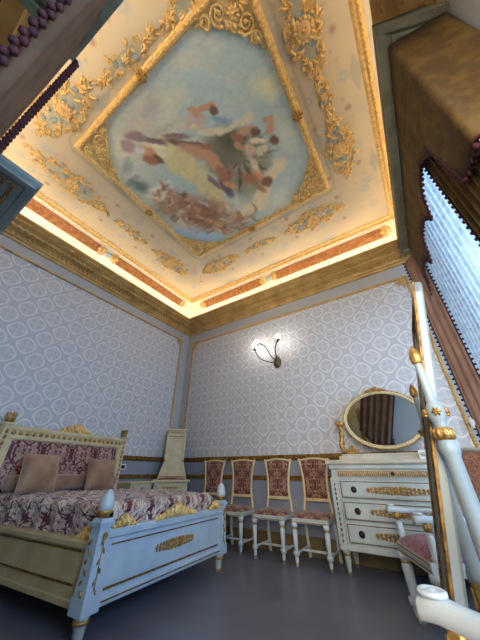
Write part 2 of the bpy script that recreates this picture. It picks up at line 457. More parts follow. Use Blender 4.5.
# ochre relief panels lying on the cove
def cove_panel(side, t0, t1, idx):
    m = MB()
    def pt(t, a):   # a along the slope
        prof = [(.10,4.15),(.30,4.32),(.62,4.47),(.93,4.55)]
        k = min(2, int(a*3)); f = a*3-k
        aa = prof[k][0]+(prof[k+1][0]-prof[k][0])*f; z = prof[k][1]+(prof[k+1][1]-prof[k][1])*f - .012
        if side == 'b': return (t, YB-aa*DB-.008, z)
        if side == 'l': return (XL+aa*DL+.008, t, z)
        return (XR-aa*DR-.008, t, z)
    m.grid(lambda u, v: pt(t0+(t1-t0)*u, .46+.36*v), 24, 4)
    o = struct('relief_panel', m, M['ochre'], cove)
    g = MB()
    for t, s in ((t0,-1),(t1,1)):
        p0 = Vector(pt(t, .64)); p1 = Vector(pt(t+.05*s, .64)); up = Vector(pt(t, .8))-Vector(pt(t, .48))
        nrm = (p1-p0).cross(up)
        F = frame(tuple(p0+Vector((0,0,-.01))), tuple(p1-p0), tuple(up))
        g.push(F); z = 1 if F.to_3x3().col[2].z < 0 else -1
        g.push(Matrix.Diagonal((1,1,z,1)))
        spiral(g, .03, .055, .045, PI, 1.3, -1, .011); spiral(g, .03, -.055, .045, PI, 1.3, 1, .011)
        for a in (-1.0,-.5,0,.5,1.0): leaf(g, .04, 0, .10, .018, a, .014)
        rosette(g, 0, 0, .045, .02); g.pop(); g.pop()
    struct('scroll_end', g, M['gold_bright'], cove)
cove_panel('b', -3.62, -2.02, 0); cove_panel('b', -1.68, .36, 1)
cove_panel('l', -.2, 1.36, 2); cove_panel('l', 1.70, 3.45, 3)
m = MB()
for c in ((-1.85,0),(0,1)):
    if c[1] == 0: F = frame((c[0], YB-.58*DB-.01, 4.43), (1,0,0), (0,-.55,.35))
    else: F = frame((XL+.58*DL+.01, 1.53, 4.43), (0,1,0), (.55,0,.35))
    m.push(F); m.push(Matrix.Diagonal((1,1,1 if F.to_3x3().col[2].z < 0 else -1,1)))
    rosette(m, 0, 0, .06, .015); leaf(m, 0,0,.13,.02,0,.01); leaf(m, 0,0,.13,.02,PI,.01); m.pop(); m.pop()
struct('blue_palmette', m, paint_mat('pale_blue_palmette', rgb(150,176,186), rgb(170,186,186)), cove)
# cove lights: LED strips in the trough behind the cornice lip
def led(x0, x1, y0, y1, label, mt='led'):
    o = MB().box(x0, x1, y0, y1, 4.056, 4.066).build('cove_light', M[mt])
    tag(o, label, 'light strip', 'light strips hidden in the cornice')
led(XL+.62*DL, XL+.70*DL, YN+.3, YB-.28, 'warm light strip behind the gilded cornice of the left wall')
led(XL+.28, XR-.34, YB-.70*DB, YB-.62*DB, 'warm light strip behind the gilded cornice of the back wall')
led(XR-.72*DR, XR-.64*DR, YN+.3, YB-.28, 'warm light strip behind the gilded cornice over the window wall', 'led2')
led(XL+.28, XR-.34, YN+.62*DN, YN+.70*DN, 'warm light strip behind the cornice nearest the viewer')

# ------------------------------------------------------------------ ceiling
CF, CYAW, CPIT, CROLL, CH = 255.0, rad(-33.897), rad(30.834), rad(.344), .90
fw = Vector((math.sin(CYAW)*math.cos(CPIT), math.cos(CYAW)*math.cos(CPIT), math.sin(CPIT)))
rt = Vector((math.cos(CYAW), -math.sin(CYAW), 0)); up = rt.cross(fw)
r2 = rt*math.cos(CROLL)+up*math.sin(CROLL); u2 = -rt*math.sin(CROLL)+up*math.cos(CROLL)
def at_ceiling(px, py):
    """a point of the fresco, from where it is seen in the photograph, on the ceiling plane"""
    d = r2*((px-240)/CF) - u2*((py-320)/CF) + fw
    t = (ZC-CH)/d.z; return d.x*t, d.y*t
rng = np.random.default_rng(3)
def vnoise(x, y, seed=0):
    xi = np.floor(x).astype(int); yi = np.floor(y).astype(int); fx = x-xi; fy = y-yi
    fx = fx*fx*(3-2*fx); fy = fy*fy*(3-2*fy)
    def h(a, b):
        n = (a*374761393 + b*668265263 + seed*974711) & 0x7fffffff
        n = ((n ^ (n >> 13))*1274126177) & 0x7fffffff
        return ((n ^ (n >> 16)) & 0xffff)/65535.0
    return (h(xi,yi)*(1-fx)+h(xi+1,yi)*fx)*(1-fy)+(h(xi,yi+1)*(1-fx)+h(xi+1,yi+1)*fx)*fy
def fbm(x, y, s=0, o=4):
    r = 0; a = .5; t = 0
    for k in range(o): r = r+a*vnoise(x*2**k, y*2**k, s+k*17); t += a; a *= .55
    return r/t
def painted_grid(name, x0, x1, y0, y1, step, z, fn, mat, parent=None):
    nx = int((x1-x0)/step); ny = int((y1-y0)/step)
    X, Y = np.meshgrid(np.linspace(x0,x1,nx+1), np.linspace(y0,y1,ny+1))
    C = fn(X, Y)
    vs = np.stack([X, Y, np.full_like(X, z)], -1).reshape(-1,3)
    i = np.arange(nx*ny); a = (i//nx)*(nx+1)+i%nx
    fs = np.stack([a, a+nx+1, a+nx+2, a+1], -1)
    me = bpy.data.meshes.new(name); me.from_pydata(vs.tolist(), [], fs.tolist())
    at = me.color_attributes.new('Col', 'FLOAT_COLOR', 'POINT')
    c = C.reshape(-1,3)/255.0; c = np.where(c <= .04045, c/12.92, ((c+.055)/1.055)**2.4)
    at.data.foreach_set('color', np.concatenate([c, np.ones((len(c),1))], 1).ravel())
    me.materials.append(mat); o = bpy.data.objects.new(name, me); COL.objects.link(o)
    if parent: o.parent = parent
    return o
def lerp(C, col, w): return C*(1-w[...,None]) + np.array(col, float)*w[...,None]
PX0, PX1, PY0, PY1 = -2.72, -.22, .26, 2.58       # fresco field
BL, BR, BB, BN = -3.38, .12, 3.05, .0             # centre lines of the four ornamented bands
def ceil_paint(X, Y):
    C = np.zeros(X.shape+(3,)); n = fbm(X*2.2, Y*2.2, 5)
    C[:] = (208,190,154); C = lerp(C, (198,182,152), np.clip((n-.4)*3,0,1))
    # soft scalloped line either side of the bands, tiny flower chains
    flowers = []
    def chain(px, py, qx, qy, n, big):
        for k in range(n):
            t = (k+.5)/n; x = px+(qx-px)*t; y = py+(qy-py)*t
            flowers.append((x, y, k, big))
    for off in (-.27, .27):
        chain(BL+off*.9, -.1, BL+off*.9, 3.2, 22, 0)
        chain(-3.6, BB+off*.85, .4, BB+off*.85, 26, 0)
        chain(BR+off*.75, -.1, BR+off*.75, 3.2, 22, 0)
        chain(-3.6, BN+off*.72, .4, BN+off*.72, 26, 0)
    for x, y, k, b in flowers:
        if PX0-.12 < x < PX1+.12 and PY0-.1 < y < PY1+.1: continue
        kind = k % 5
        if kind in (0,):
            r, col, al = .075, (158,170,184), .55
        elif kind in (2,): r, col, al = .045, (170,128,110), .8
        else: r, col, al = .028, (176,160,136), .6
        ox = .035*math.sin(k*2.1); oy = .035*math.cos(k*1.7)
        dx = X-x-ox; dy = Y-y-oy; d = np.sqrt(dx*dx+dy*dy)
        if kind == 0:
            ang = np.arctan2(dy, dx); d = d*(1+.15*np.cos(5*ang))
        C = lerp(C, col, al*np.clip((r-d)/(r*.6), 0, 1))
        if kind == 0: C = lerp(C, (214,196,150), np.clip((.02-d)/.01,0,1))
    # grey-blue shields on the outer margins of each band and thin olive line round the fresco frame
    dxo = np.maximum(np.maximum(PX0-X, X-PX1), 0); dyo = np.maximum(np.maximum(PY0-Y, Y-PY1), 0)
    d = np.sqrt(dxo**2+dyo**2)
    C = lerp(C, (166,150,112), .55*np.exp(-((d-.14)/.016)**2))
    for x, y, sx, sy in ((-2.05,PY0-.12,.16,.07),(-.85,PY0-.12,.16,.07),(-2.05,PY1+.12,.16,.07),(-.9,PY1+.12,.16,.07),
                 (PX0-.12,.9,.07,.16),(PX0-.12,1.95,.07,.16),(PX1+.12,.9,.07,.16),(PX1+.12,1.95,.07,.16),
                 (.47,.4,.06,.18),(.47,1.5,.06,.18),(.47,2.6,.06,.18),(-3.9,.5,.06,.18),(-3.9,1.5,.06,.18),(-3.9,2.5,.06,.18),
                 (-2.7,3.6,.18,.06),(-1.6,3.6,.18,.06),(-.5,3.6,.18,.06)):
        w = np.clip(1.2-(np.abs(X-x)/sx+np.abs(Y-y)/sy), 0, .3)/.3
        C = lerp(C, (150,154,148), .45*w)
    return C
ceiling = painted_grid('ceiling', XL+.2, XR-.3, YN+.3, YB-.2, .016, ZC, ceil_paint, M['ceilpaint'])
ceiling['kind'] = 'structure'
roof = MB(); roof.box(XL-.1, XR+.3, YN-.2, YB+.1, ZC+.07, ZC+.15); struct('ceiling_slab', roof, M['wallgrey'], ceiling)

# fresco: clouds, drapery and little figures, a loose stand-in in the colours of the original
def fresco(X, Y):
    dx, dy, dz = X, Y, np.full_like(X, ZC-CH)
    R = [np.array(v) for v in (r2, u2, fw)]
    a = X*r2.x+Y*r2.y+dz*r2.z; b = X*u2.x+Y*u2.y+dz*u2.z; c = X*fw.x+Y*fw.y+dz*fw.z
    px = 240+CF*a/c; py = 320-CF*b/c
    n1 = fbm(px/9, py/9, 1); n2 = fbm(px/9+40, py/9+9, 2); n3 = fbm(px/3.2, py/3.2, 8, 3)
    n1 = n1*.6+fbm(px/4, py/4, 31)*.4; n2 = n2*.6+fbm(px/4, py/4, 47)*.4; qx = px+(n1-.5)*13; qy = py+(n2-.5)*13
    C = np.zeros(X.shape+(3,)); C[:] = (160,170,158)
    cl = fbm(px/40, py/30, 11, 3)
    C = lerp(C, (186,178,150), np.clip((cl-.40)*3.5, 0, .8)*np.clip((290-px)/110, .1, 1)); C = lerp(C, (184,178,154), np.clip((190-px)/70, 0, .55))
    def blob(x, y, rx, ry, rot, col, al=.9, soft=.45, w=1.):
        ca, sa = math.cos(rad(rot)), math.sin(rad(rot))
        ux = px+(qx-px)*w-x; uy = py+(qy-py)*w-y
        d = np.sqrt(((ux*ca+uy*sa)/rx)**2+((-ux*sa+uy*ca)/ry)**2)
        nonlocal C
        C = lerp(C, col, al*np.clip((1-d)/soft, 0, 1))
    # banks of cloud
    for x, y, rx, ry, ro, c_ in ((135,115,46,26,-35,(176,170,146)),(120,150,30,24,30,(196,190,160)),(172,98,24,14,-20,(184,180,150)),(266,86,22,20,30,(200,194,150)),
          (286,130,16,30,-10,(182,184,160)),(118,172,26,20,45,(192,190,164)),(140,200,30,18,45,(176,176,152)),(285,205,28,22,0,(186,184,160)),(150,110,10,24,10,(164,152,140)),(160,132,34,8,-30,(170,162,140))):
        blob(x, y, rx, ry, ro, c_, .95, .8)
    blob(137,184,15,9,20,(92,104,98),.9,.7); blob(128,166,8,12,0,(120,130,124),.7,.8); blob(190,234,44,11,8,(150,166,176),.95,.6); blob(168,216,16,12,40,(150,154,136),.8,.8)
    blob(222,120,14,5,10,(120,140,152),.8,.7)
    # dark drapery fan
    blob(236,156,40,34,25,(112,104,78),.97,.35); blob(250,176,26,28,30,(134,124,96),.9,.6); blob(230,140,14,16,0,(82,76,58),.8,.7)
    for k in range(13):
        a0 = -80+k*17; blob(240+20*math.cos(rad(a0)), 158+20*math.sin(rad(a0)), 21, 2.2, a0, (156,146,114) if k%2 else (76,70,52), .75, .8, .5)
    # pale cloth round it
    for x, y, rx, ry, ro in ((212,131,20,5,-8),(194,127,16,5,10),(236,124,14,4,-25),(248,117,7,8,0),(262,150,10,6,-50),(255,166,13,5,60),(270,176,15,8,-60),(262,194,17,7,-40),(254,206,18,7,-20),(240,213,12,5,0),(280,165,8,12,10),(222,131,14,4,-15)):
        blob(x, y, rx, ry, ro, (196,180,142), .95, .5, .6)
    # yellow sweep of cloud
    blob(183,163,50,15,38,(196,178,122),.97,.5); blob(210,190,28,10,45,(192,172,120),.95,.5); blob(156,148,22,10,25,(206,196,158),.9,.6); blob(140,128,26,7,-50,(188,172,146),.7,.8)
    # reclining figures and putti
    sk = (184,136,98); sk2 = (154,104,74); dk = (108,78,60)
    for x, y, rx, ry, ro, c_ in ((152,140,20,4,18,(116,92,84)),(136,136,15,6,10,(142,118,106)),(128,146,10,8,40,(160,130,124)),(148,152,14,7,30,sk),(140,150,7,5,0,(196,190,186)),(158,159,8,5,40,dk),(150,160,10,5,20,sk2),
          (186,143,28,4,8,dk),(198,151,26,8,20,sk),(214,162,19,8,46,sk),(224,174,14,6,52,sk2),(226,188,14,5,50,(104,80,84)),(214,182,12,3,45,(122,98,96)),(230,184,9,4,20,sk),(176,136,16,3.5,0,(128,104,92)),(206,146,8,4,0,sk2),
          (206,107,14,5,-15,sk),(197,114,11,4,30,sk),(190,120,4,11,12,(188,160,140)),(214,110,6,6,0,dk),(192,108,7,3.5,0,sk),(200,122,6,10,-10,(186,158,136)),
          (246,130,12,6,-20,sk),(256,131,6,6,0,dk),(238,138,10,5,30,sk2),(250,150,8,11,0,(190,160,130)),(270,127,5,11,10,sk),(274,140,6,6,0,dk),(268,118,8,4,-20,sk),(258,140,10,4,0,(214,196,160)),
          (260,176,11,5,30,sk),(267,181,7,6,0,dk),(250,178,12,6,10,sk2),(240,146,7,5,40,sk),(262,188,8,4,30,sk2),(232,170,10,3,60,(150,110,96))):
        blob(x, y, rx, ry, ro, c_, .95, .45, .5)
    # crowd at the foot
    r = random.Random(5)
    blob(198,212,50,20,12,(132,98,74),.9,.5); blob(158,192,18,9,-30,(200,194,168),.95,.5); blob(176,222,20,7,20,(176,170,150),.9,.6); blob(236,218,14,10,0,(150,136,112),.8,.6)
    for k in range(120):
        t = r.random(); x = 156+96*t+r.uniform(-4,4); y = 196+24*math.sin(t*2.0)+r.uniform(-15,13)
        blob(x, y, r.uniform(4.5,9), r.uniform(1.8,3.6), r.uniform(-60,60), r.choice([sk,sk,sk2,sk2,dk,(144,92,70),(196,184,156),(100,78,64),(150,140,120)]), .7, .8, .95)
    C = C*(1.22+(n3-.5)*.12)[...,None]
    return np.clip(C, 0, 255)
pt = thing('ceiling_painting', 'large sky fresco with clouds and small figures in a gilded frame on the ceiling', 'painting', ((PX0+PX1)/2, (PY0+PY1)/2, ZC))
cp = painted_grid('canvas', PX0, PX1, PY0, PY1, .011, ZC-.012, fresco, M['fresco'])
def reparent(o, p):
    o.parent = p; o.matrix_parent_inverse = Matrix.Translation(p.location).inverted()
reparent(cp, pt)
m = MB()
fw_ = .065
def frame_ring(m, prof):
    P = [[(PX0-a,PY0-a,z),(PX1+a,PY0-a,z),(PX1+a,PY1+a,z),(PX0-a,PY1+a,z)] for a, z in prof]
    fs = [(k*4+i, k*4+(i+1)%4, (k+1)*4+(i+1)%4, (k+1)*4+i) for k in range(len(prof)-1) for i in range(4)]
    m.add(sum(P, []), fs)
frame_ring(m, [(-.02,ZC-.01),(-.016,ZC-.026),(-.005,ZC-.028),(.0,ZC-.045),(.02,ZC-.06),(.038,ZC-.055),(.048,ZC-.03),(.06,ZC-.024),(.068,ZC)])
for a, b in (((PX0,PY0-.02),(PX1,PY0-.02)),((PX1+.02,PY0),(PX1+.02,PY1)),((PX1,PY1+.02),(PX0,PY1+.02)),((PX0-.02,PY1),(PX0-.02,PY0))):
    L = math.hypot(b[0]-a[0], b[1]-a[1]); n = int(L/.05)
    an = math.atan2(b[1]-a[1], b[0]-a[0])
    for i in range(n):
        t = (i+.5)/n; m.ell((a[0]+(b[0]-a[0])*t, a[1]+(b[1]-a[1])*t, ZC-.064), (.022,.012,.010), 6, 4, Matrix.Rotation(an+.7, 4, 'Z'))
reparent(m.build('frame', M['gold_bright']), pt)
def Fdown(x, y, a):   # local frame on the ceiling with relief hanging down, x axis at angle a
    return Matrix.Translation((x,y,ZC-.02)) @ Matrix.Rotation(a, 4, 'Z') @ Matrix.Rotation(PI, 4, 'X')
corner_backs = paint_mat('antique_gold_ground', rgb(230,196,132), rgb(210,170,104))
for cx, cy, a in ((PX0,PY0,0),(PX1,PY0,PI/2),(PX1,PY1,PI),(PX0,PY1,-PI/2)):
    m = MB(); m.push(Matrix.Translation((cx,cy,ZC)) @ Matrix.Rotation(a, 4, 'Z') @ Matrix.Diagonal((1,1,-1,1)))
    m.k = 1
    S = .56
    out = [(-.02,-.02),(S,-.02),(S-.02,.05),(S-.09,.045),(S-.11,.10),(S-.18,.09),(S-.20,.17),(S-.27,.15),(.24,.22),(.15,S-.27),(.17,S-.20),(.09,S-.18),(.10,S-.11),(.045,S-.09),(.05,S-.02),(-.02,S)]
    m.prism(out, .012, .028); m.k = 0
    m.tube([(x*.97,y*.97,.03) for x, y in out[1:-1]]+[(-.02+.02,S,.03)][:0], .011, 6)
    rr = random.Random(int(cx*100+cy*7))
    rosette(m, .17, .17, .075, .035, 9)
    for (x, y, r_, a_, d_) in ((.10,.29,.085,0,1),(.29,.10,.085,PI/2,-1),(.065,.43,.055,0,-1),(.43,.065,.055,PI/2,1),(.065,.07,.06,1,1),(.25,.21,.035,0,1),(.21,.25,.035,0,-1)):
        m.push(Tr(0,0,.03)); spiral(m, x, y, r_, a_, 1.7, d_, .016); m.pop()
    m.push(Tr(0,0,.03))
    for k in range(18):
        t = rr.random(); w = rr.uniform(.02, .12)
        x, y = (t*.48+.02, w) if k%2 else (w, t*.48+.02)
        leaf(m, x, y, rr.uniform(.04,.09), .014, rr.uniform(0, 2*PI), .018)
    m.pop(); m.pop()
    o = m.build('corner_ornament', [M['gold_bright'], corner_backs]); reparent(o, pt)
for x, y in ((-1.45,PY0-.02),(PX1+.02,1.5),(PX0-.02,1.40),(-1.5,PY1+.02)):
    m = MB(); m.push(Tr(x,y,ZC-.055) @ Matrix.Diagonal((1,1,-1,1))); rosette(m, 0, 0, .07, .03, 8); m.pop(); reparent(m.build('rosette', M['gold']), pt)

# gilded garlands in the four bands
medal = paint_mat('pale_medallion_paint', rgb(232,196,140), rgb(220,178,116)); bluemed = paint_mat('grey_blue_flower_paint', rgb(158,166,160), rgb(140,152,156))
ground_ = paint_mat('faded_gold_ground', rgb(182,176,148), rgb(166,162,134))
def garland(L, W, seed, big=True):
    m = MB(); rr = random.Random(seed)
    def half(t): return W*.5*max(0.04, (math.cos(PI*t)*.5+.5))**.62 * (1 if abs(t) < .98 else .2)
    n = 125 if big else 40
    m.k = 3; m.prism([(L*.5*t, half(t)*.62) for t in [-.9+.1*i for i in range(19)]]+[(L*.5*t, -half(t)*.62) for t in [.9-.1*i for i in range(19)]], .002, .007); m.k = 0
    for k in range(n):
        t = rr.uniform(-.86,.86); w = half(t); y = w*rr.choice((-1,1))*rr.uniform(.35,1)
        x = t*L*.5
        kind = rr.random()
        if kind < .45: spiral(m, x, y, rr.uniform(.022,.042), rr.uniform(0,6.28), 1.2, rr.choice((-1,1)), .0075, 4)
        else: leaf(m, x, y, rr.uniform(.05,.10), .015, rr.uniform(0,6.28), .018)
    for s in (-1,1):
        m.tube([(s*L*(.30+.22*i/8), .02*math.sin(i*1.2), .006) for i in range(9)], lambda t: .014*(1-.5*t), 5)
        for i in range(5): leaf(m, s*L*(.33+.035*i), 0, .07, .012, (.7 if s > 0 else PI-.7)*(1 if i%2 else -1), .014)
    if big:
        for i in range(14):
            a = 2*PI*i/14; m.ell((.085*math.cos(a), .085*math.sin(a), .02), (.02,.02,.015), 6, 4)
    # painted flowers between the scrolls
    m.k = 2
    for k in range(12 if big else 4):
        t = rr.uniform(-.6,.6); w = half(t); m.ell((t*L*.5, w*rr.uniform(-.7,.7), .006), (.036,.032,.010), 8, 4)
    m.k = 1
    if big: m.lathe([(.078,0),(.076,.016),(.05,.022),(.03,.018)], 20, (0,0,.004)); m.k = 0; rosette(m, 0, 0, .03, .034, 6)
    else: m.k = 0; rosette(m, 0, 0, .05, .02, 8)
    return m
def place_garland(x, y, a, L, W, seed, big, label):
    m = garland(L, W, seed, big); o = m.build('ceiling_garland', [M['gold_bright'], medal, bluemed, ground_])
    o.location = (x, y, ZC); o.rotation_euler = (PI, 0, a)
    tag(o, label, 'ceiling ornament', 'gilded garlands round the fresco')
    return o
H = PI/2
for args in ((BL+.03,.45,H+.06,1.24,.40,11,True,'wide gilded garland above the left wall, the one nearer the viewer'),
  (BL,1.52,H,.62,.17,12,False,'slim gilded garland above the left wall between its two wide ones'),
  (BL,2.44,H,.86,.36,13,True,'wide gilded garland above the left wall, the one next to the room corner'),
  (-2.56,BB,0,.92,.36,14,True,'wide gilded garland above the back wall, the one next to the room corner'),
  (-1.60,BB,0,.62,.16,15,False,'slim gilded garland above the back wall between its two wide ones'),
  (-.56,BB,0,1.05,.36,16,True,'wide gilded garland above the back wall on its window side'),
  (BR,2.18,H,.90,.34,17,True,'wide gilded garland beside the window wall, the one farther from the viewer'),
  (BR,1.52,H,.56,.15,18,False,'slim gilded garland beside the window wall between its two wide ones'),
  (BR,.90,H,.95,.36,19,True,'wide gilded garland beside the window wall, with a large round medallion, at the top edge'),
  (-2.50,BN-.08,.10,1.10,.42,20,True,'wide gilded garland next to the dark drape at upper left'),
  (-1.50,BN+.07,.10,.85,.20,21,False,'slim gilded garland beside the dark window canopy at the top left'),
  (-.55,BN+.16,.08,.95,.34,22,True,'wide gilded garland near the top edge above the fresco frame')):
    place_garland(*args)

# ------------------------------------------------------------------ windows
def window(name, F, w, h, n=2):
    """opening centred on the local origin at its foot, width w along x, height h along y"""
    m = MB(); m.push(F)
    for x0, x1, y0, y1 in ((-w/2,-w/2+.07,0,h),(w/2-.07,w/2,0,h),(-w/2,w/2,0,.07),(-w/2,w/2,h-.07,h),(-.04,.04,0,h),(-w/2,w/2,h*.68,h*.68+.06)):
        m.box(x0, x1, y0, y1, -.03, .03, .006)
    m.pop(); o = struct(name, m, M['white_frame'])
    g = MB(); g.push(F); g.box(-w/2+.05, w/2-.05, .05, h-.05, -.004, .004); g.pop(); struct('window_pane', g, M['glass'], o)
    return o
window('window_1', frame((XR+.15,(WY0+WY1)/2,WZ0), (0,1,0), (0,0,1)), WY1-WY0, WZ1-WZ0)
window('added_window', frame((XR+.15,.22,.4), (0,1,0), (0,0,1)), 1.16, 2.6)  # added out of view, to let blue daylight onto the bed
window('window_2', frame(((NX0+NX1)/2,YN-.12,NZ0), (-1,0,0), (0,0,1)), NX1-NX0, NZ1-NZ0)

# pelmet of the right window
pts = [(.54,.99),(XR-.005,1.13),(XR-.005,3.62),(.455,3.62)]
def inset(P, d):
    c = (sum(p[0] for p in P)/4, sum(p[1] for p in P)/4)
    return [(x+(d if x < c[0] else 0), y+(d if y < c[1] else -d)) for x, y in P]
def pelmet_box(P, z, parts, parent):
    m = MB()
    rings = [(0,z+.16),(0,z+.10),(.02,z+.09),(.02,z+.05),(-.01,z+.035),(-.01,z),(.045,z),(.05,z+.02),(.085,z+.02),(.09,z),(.115,z),(.12,z+.05),(.12,z+.12)]
    R = [[(x,y,zz) for x, y in inset(P, a)] for a, zz in rings]
    fs = [(k*4+i, k*4+(i+1)%4, (k+1)*4+(i+1)%4, (k+1)*4+i) for k in range(len(R)-1) for i in range(4)]
    m.add(sum(R, []), fs); o = m.build('frame', M['pelmet'], parent)
    m = MB(); m.prism(P, z+.12, z+.165); m.build('top_board', M['pelmet'], parent)
pel = thing('window_pelmet', 'olive grey pelmet box over the bright window at the right edge', 'pelmet')
pelmet_box(pts, 3.70, None, pel)
def tassels(m, path, step=.035, L=.05):
    """a braid along a path with short bobble tassels hanging from it"""
    path = [Vector(p) for p in path]; m.tube(path, .010, 5)
    acc = 0
    for a, b in zip(path, path[1:]):
        d = (b-a).length; t = (step-acc) if acc else 0
        while t < d:
            p = a+(b-a)*(t/d); m.ell((p.x,p.y,p.z-.015), (.008,.008,.014), 5, 3); m.ell((p.x,p.y,p.z-L*.75), (.016,.016,.020), 6, 4); t += step
        acc = (acc+d) % step
def valance(path, f_bottom, ztop, n, fold=.018, nf=40):
    """cloth hanging along a plan path; f_bottom(t) -> z"""
    P = [Vector((p[0],p[1])) for p in path]; Ls = [0]
    for a, b in zip(P, P[1:]): Ls.append(Ls[-1]+(b-a).length)
    def pos(t):
        s_ = t*Ls[-1]
        for i in range(len(P)-1):
            if s_ <= Ls[i+1]+1e-9:
                q = (s_-Ls[i])/(Ls[i+1]-Ls[i]); d = (P[i+1]-P[i]).normalized(); return P[i]+(P[i+1]-P[i])*q, Vector((-d.y,d.x))
        return P[-1], Vector((0,1))
    m = MB()
    def f(u, v):
        p, nn = pos(u); z = ztop+(f_bottom(u)-ztop)*v; k = fold*(.25+.75*v)*math.sin(u*nf*2*PI); return (p.x+nn.x*k, p.y+nn.y*k, z)
    m.grid(f, n, 8)
    edge = [f(i/n, 1) for i in range(n+1)]
    return m, edge
def solid(o, t=.008):
    md = o.modifiers.new('thickness', 'SOLIDIFY'); md.thickness = t; md.offset = 0; return o
# lambrequin: side return at the near end, long tail, then scallops along the window
def fb(t):
    Ltot = .36+2.40; s_ = t*Ltot
    if s_ < .30: return 2.30 + .10*math.sin(s_*10)
    s_ -= .36
    if s_ < .30: return 2.28 + max(0,s_)*.25
    if s_ < .42: return 2.36+(s_-.30)/.12*.56
    q = (s_-.42)/.66; return 2.86 + .24*abs(math.sin(q*PI))**.8 + .01*s_
m, e = valance([(XR-.02,1.16),(.60,1.12),(.56,3.50)], fb, 3.70, 110, .006, 9)
val = thing('lambrequin', 'tan brown lambrequin with scalloped tasselled hem hanging from the right pelmet', 'valance')
solid(m.build('cloth', M['drape'], val))
m = MB(); tassels(m, e, .048); m.build('tassel_fringe', M['fringe'], val)
# side drapes of the right window
def drape(name, a, b, z0, z1, w0, folds, mat, label, cat='curtain', tie=None, fringe=True, amp=.035):
    """pleated curtain from plan point a to b; width factor w0 at the foot"""
    a = Vector(a); b = Vector(b); d = b-a; nn = Vector((-d.y,d.x)).normalized(); m = MB()
    def f(u, v):
        w = 1+(w0-1)*v; q = a+d*(u*w); k = amp*math.sin(u*folds*2*PI)*(.6+.4*v); return (q.x+nn.x*k, q.y+nn.y*k, z1+(z0-z1)*v)
    nu = folds*12; m.grid(f, nu, 12)
    t = thing(name, label, cat); solid(m.build('cloth', mat, t))
    if fringe:
        g = MB()
        for u in (0, 1):
            pth = [f(u, j/30) for j in range(31)]; g.tube(pth, .008, 5)
            sg = -1 if u == 0 else 1; dd = d.normalized()*sg*.022
            for j in range(61):
                p = f(u, j/60); 
                for k in (0,): g.ell((p[0]+dd.x, p[1]+dd.y, p[2]), (.016,.016,.014), 6, 4)
        g.build('tassel_fringe', M['fringe'], t)
    return t
drape('curtain', (.475,3.86), (.655,3.62), .03, 3.70, .95, 3, M['lining'], 'slim mauve brown curtain with tasselled edges in the far corner beside the window', amp=.012)
drape('curtain', (.635,1.20), (.645,1.92), .03, 3.69, .62, 7, M['drape'], 'brown curtain at the near side of the bright window, cut off by the right edge', amp=.018)
# sheer
m = MB(); m.grid(lambda u, v: (.70+.014*math.sin(u*34*PI), 1.25+2.36*u, 3.69-3.6*v), 240, 4)
tag(m.build('sheer_curtain', M['sheer']), 'bright white lace sheer curtain glowing with daylight at the right edge', 'curtain')
tag(MB().tube([(.70,1.2,3.71),(.70,3.61,3.71)], .012, 10).build('curtain_rod', M['brass']), 'thin brass rod at the top of the bright lace sheer', 'curtain rod')
# tieback knob on the wall next to the far curtain
t = thing('curtain_holdback', 'white oval curtain holdback beside the gilt rope moulding at right', 'holdback', (.45,YB,1.38))
m = MB(); m.push(Tr(0,-.001,0) @ Matrix.Rotation(PI/2,4,'X')); m.lathe([(.022,0),(.022,.01),(.009,.02),(.009,.12)], 14); m.pop(); m.build('stem', M['brass'], t)
m = MB(); m.ell((.02,-.14,0), (.035,.03,.075), 14, 10); m.build('knob', M['white'], t)

# near window : pelmet, swag, curtains
p2 = [(-1.118,-.14),(.93,-.02),(.93,YN+.005),(-1.118,YN+.005)]
pel2 = thing('window_pelmet', 'dark grey pelmet with a plain moulded edge at the top left corner', 'pelmet')
pelmet_box(p2, 3.0, None, pel2)
# swag: hangs from the pelmet's front and sweeps to the left
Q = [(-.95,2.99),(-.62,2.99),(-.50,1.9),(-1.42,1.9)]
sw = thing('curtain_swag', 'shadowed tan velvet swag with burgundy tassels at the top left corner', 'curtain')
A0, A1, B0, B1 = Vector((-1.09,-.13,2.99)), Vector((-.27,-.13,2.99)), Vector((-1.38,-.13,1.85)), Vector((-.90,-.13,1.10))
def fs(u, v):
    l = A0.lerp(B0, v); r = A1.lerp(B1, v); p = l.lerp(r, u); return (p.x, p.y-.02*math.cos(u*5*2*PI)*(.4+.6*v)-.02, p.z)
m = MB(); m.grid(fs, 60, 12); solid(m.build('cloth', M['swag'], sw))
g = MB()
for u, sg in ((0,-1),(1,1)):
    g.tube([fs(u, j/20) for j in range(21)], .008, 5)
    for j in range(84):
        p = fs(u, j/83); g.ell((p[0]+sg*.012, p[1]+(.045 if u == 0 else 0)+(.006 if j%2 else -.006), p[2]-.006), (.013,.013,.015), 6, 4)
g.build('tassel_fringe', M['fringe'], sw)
drape('curtain', (-1.05,-.42), (-.70,-.42), .03, 3.02, .9, 4, M['drape'], 'brown curtain at the left of the window behind the viewer, seen in the oval mirror', fringe=True, amp=.03)

# door in the front wall, seen in the oval mirror
m = MB(); m.box(-1.74, -1.12, YN+.001, YN+.03, 0, 2.95, .006); m.box(-1.68, -1.18, YN+.03, YN+.05, .05, 2.88, .006)
for z0, z1 in ((.2,1.1),(1.22,2.75)): m.box(-1.62, -1.24, YN+.05, YN+.062, z0, z1, .006)
d = struct('door_1', m, M['cream_yellow'])
g = MB()
for z in (.65, 1.7, 2.3): g.push(frame((-1.43,YN+.063,z), (0,0,1), (1,0,0))); vine(g, .42, .2, .009, .014, 3); g.pop()
struct('gilt_applique', g, M['gold'], d)
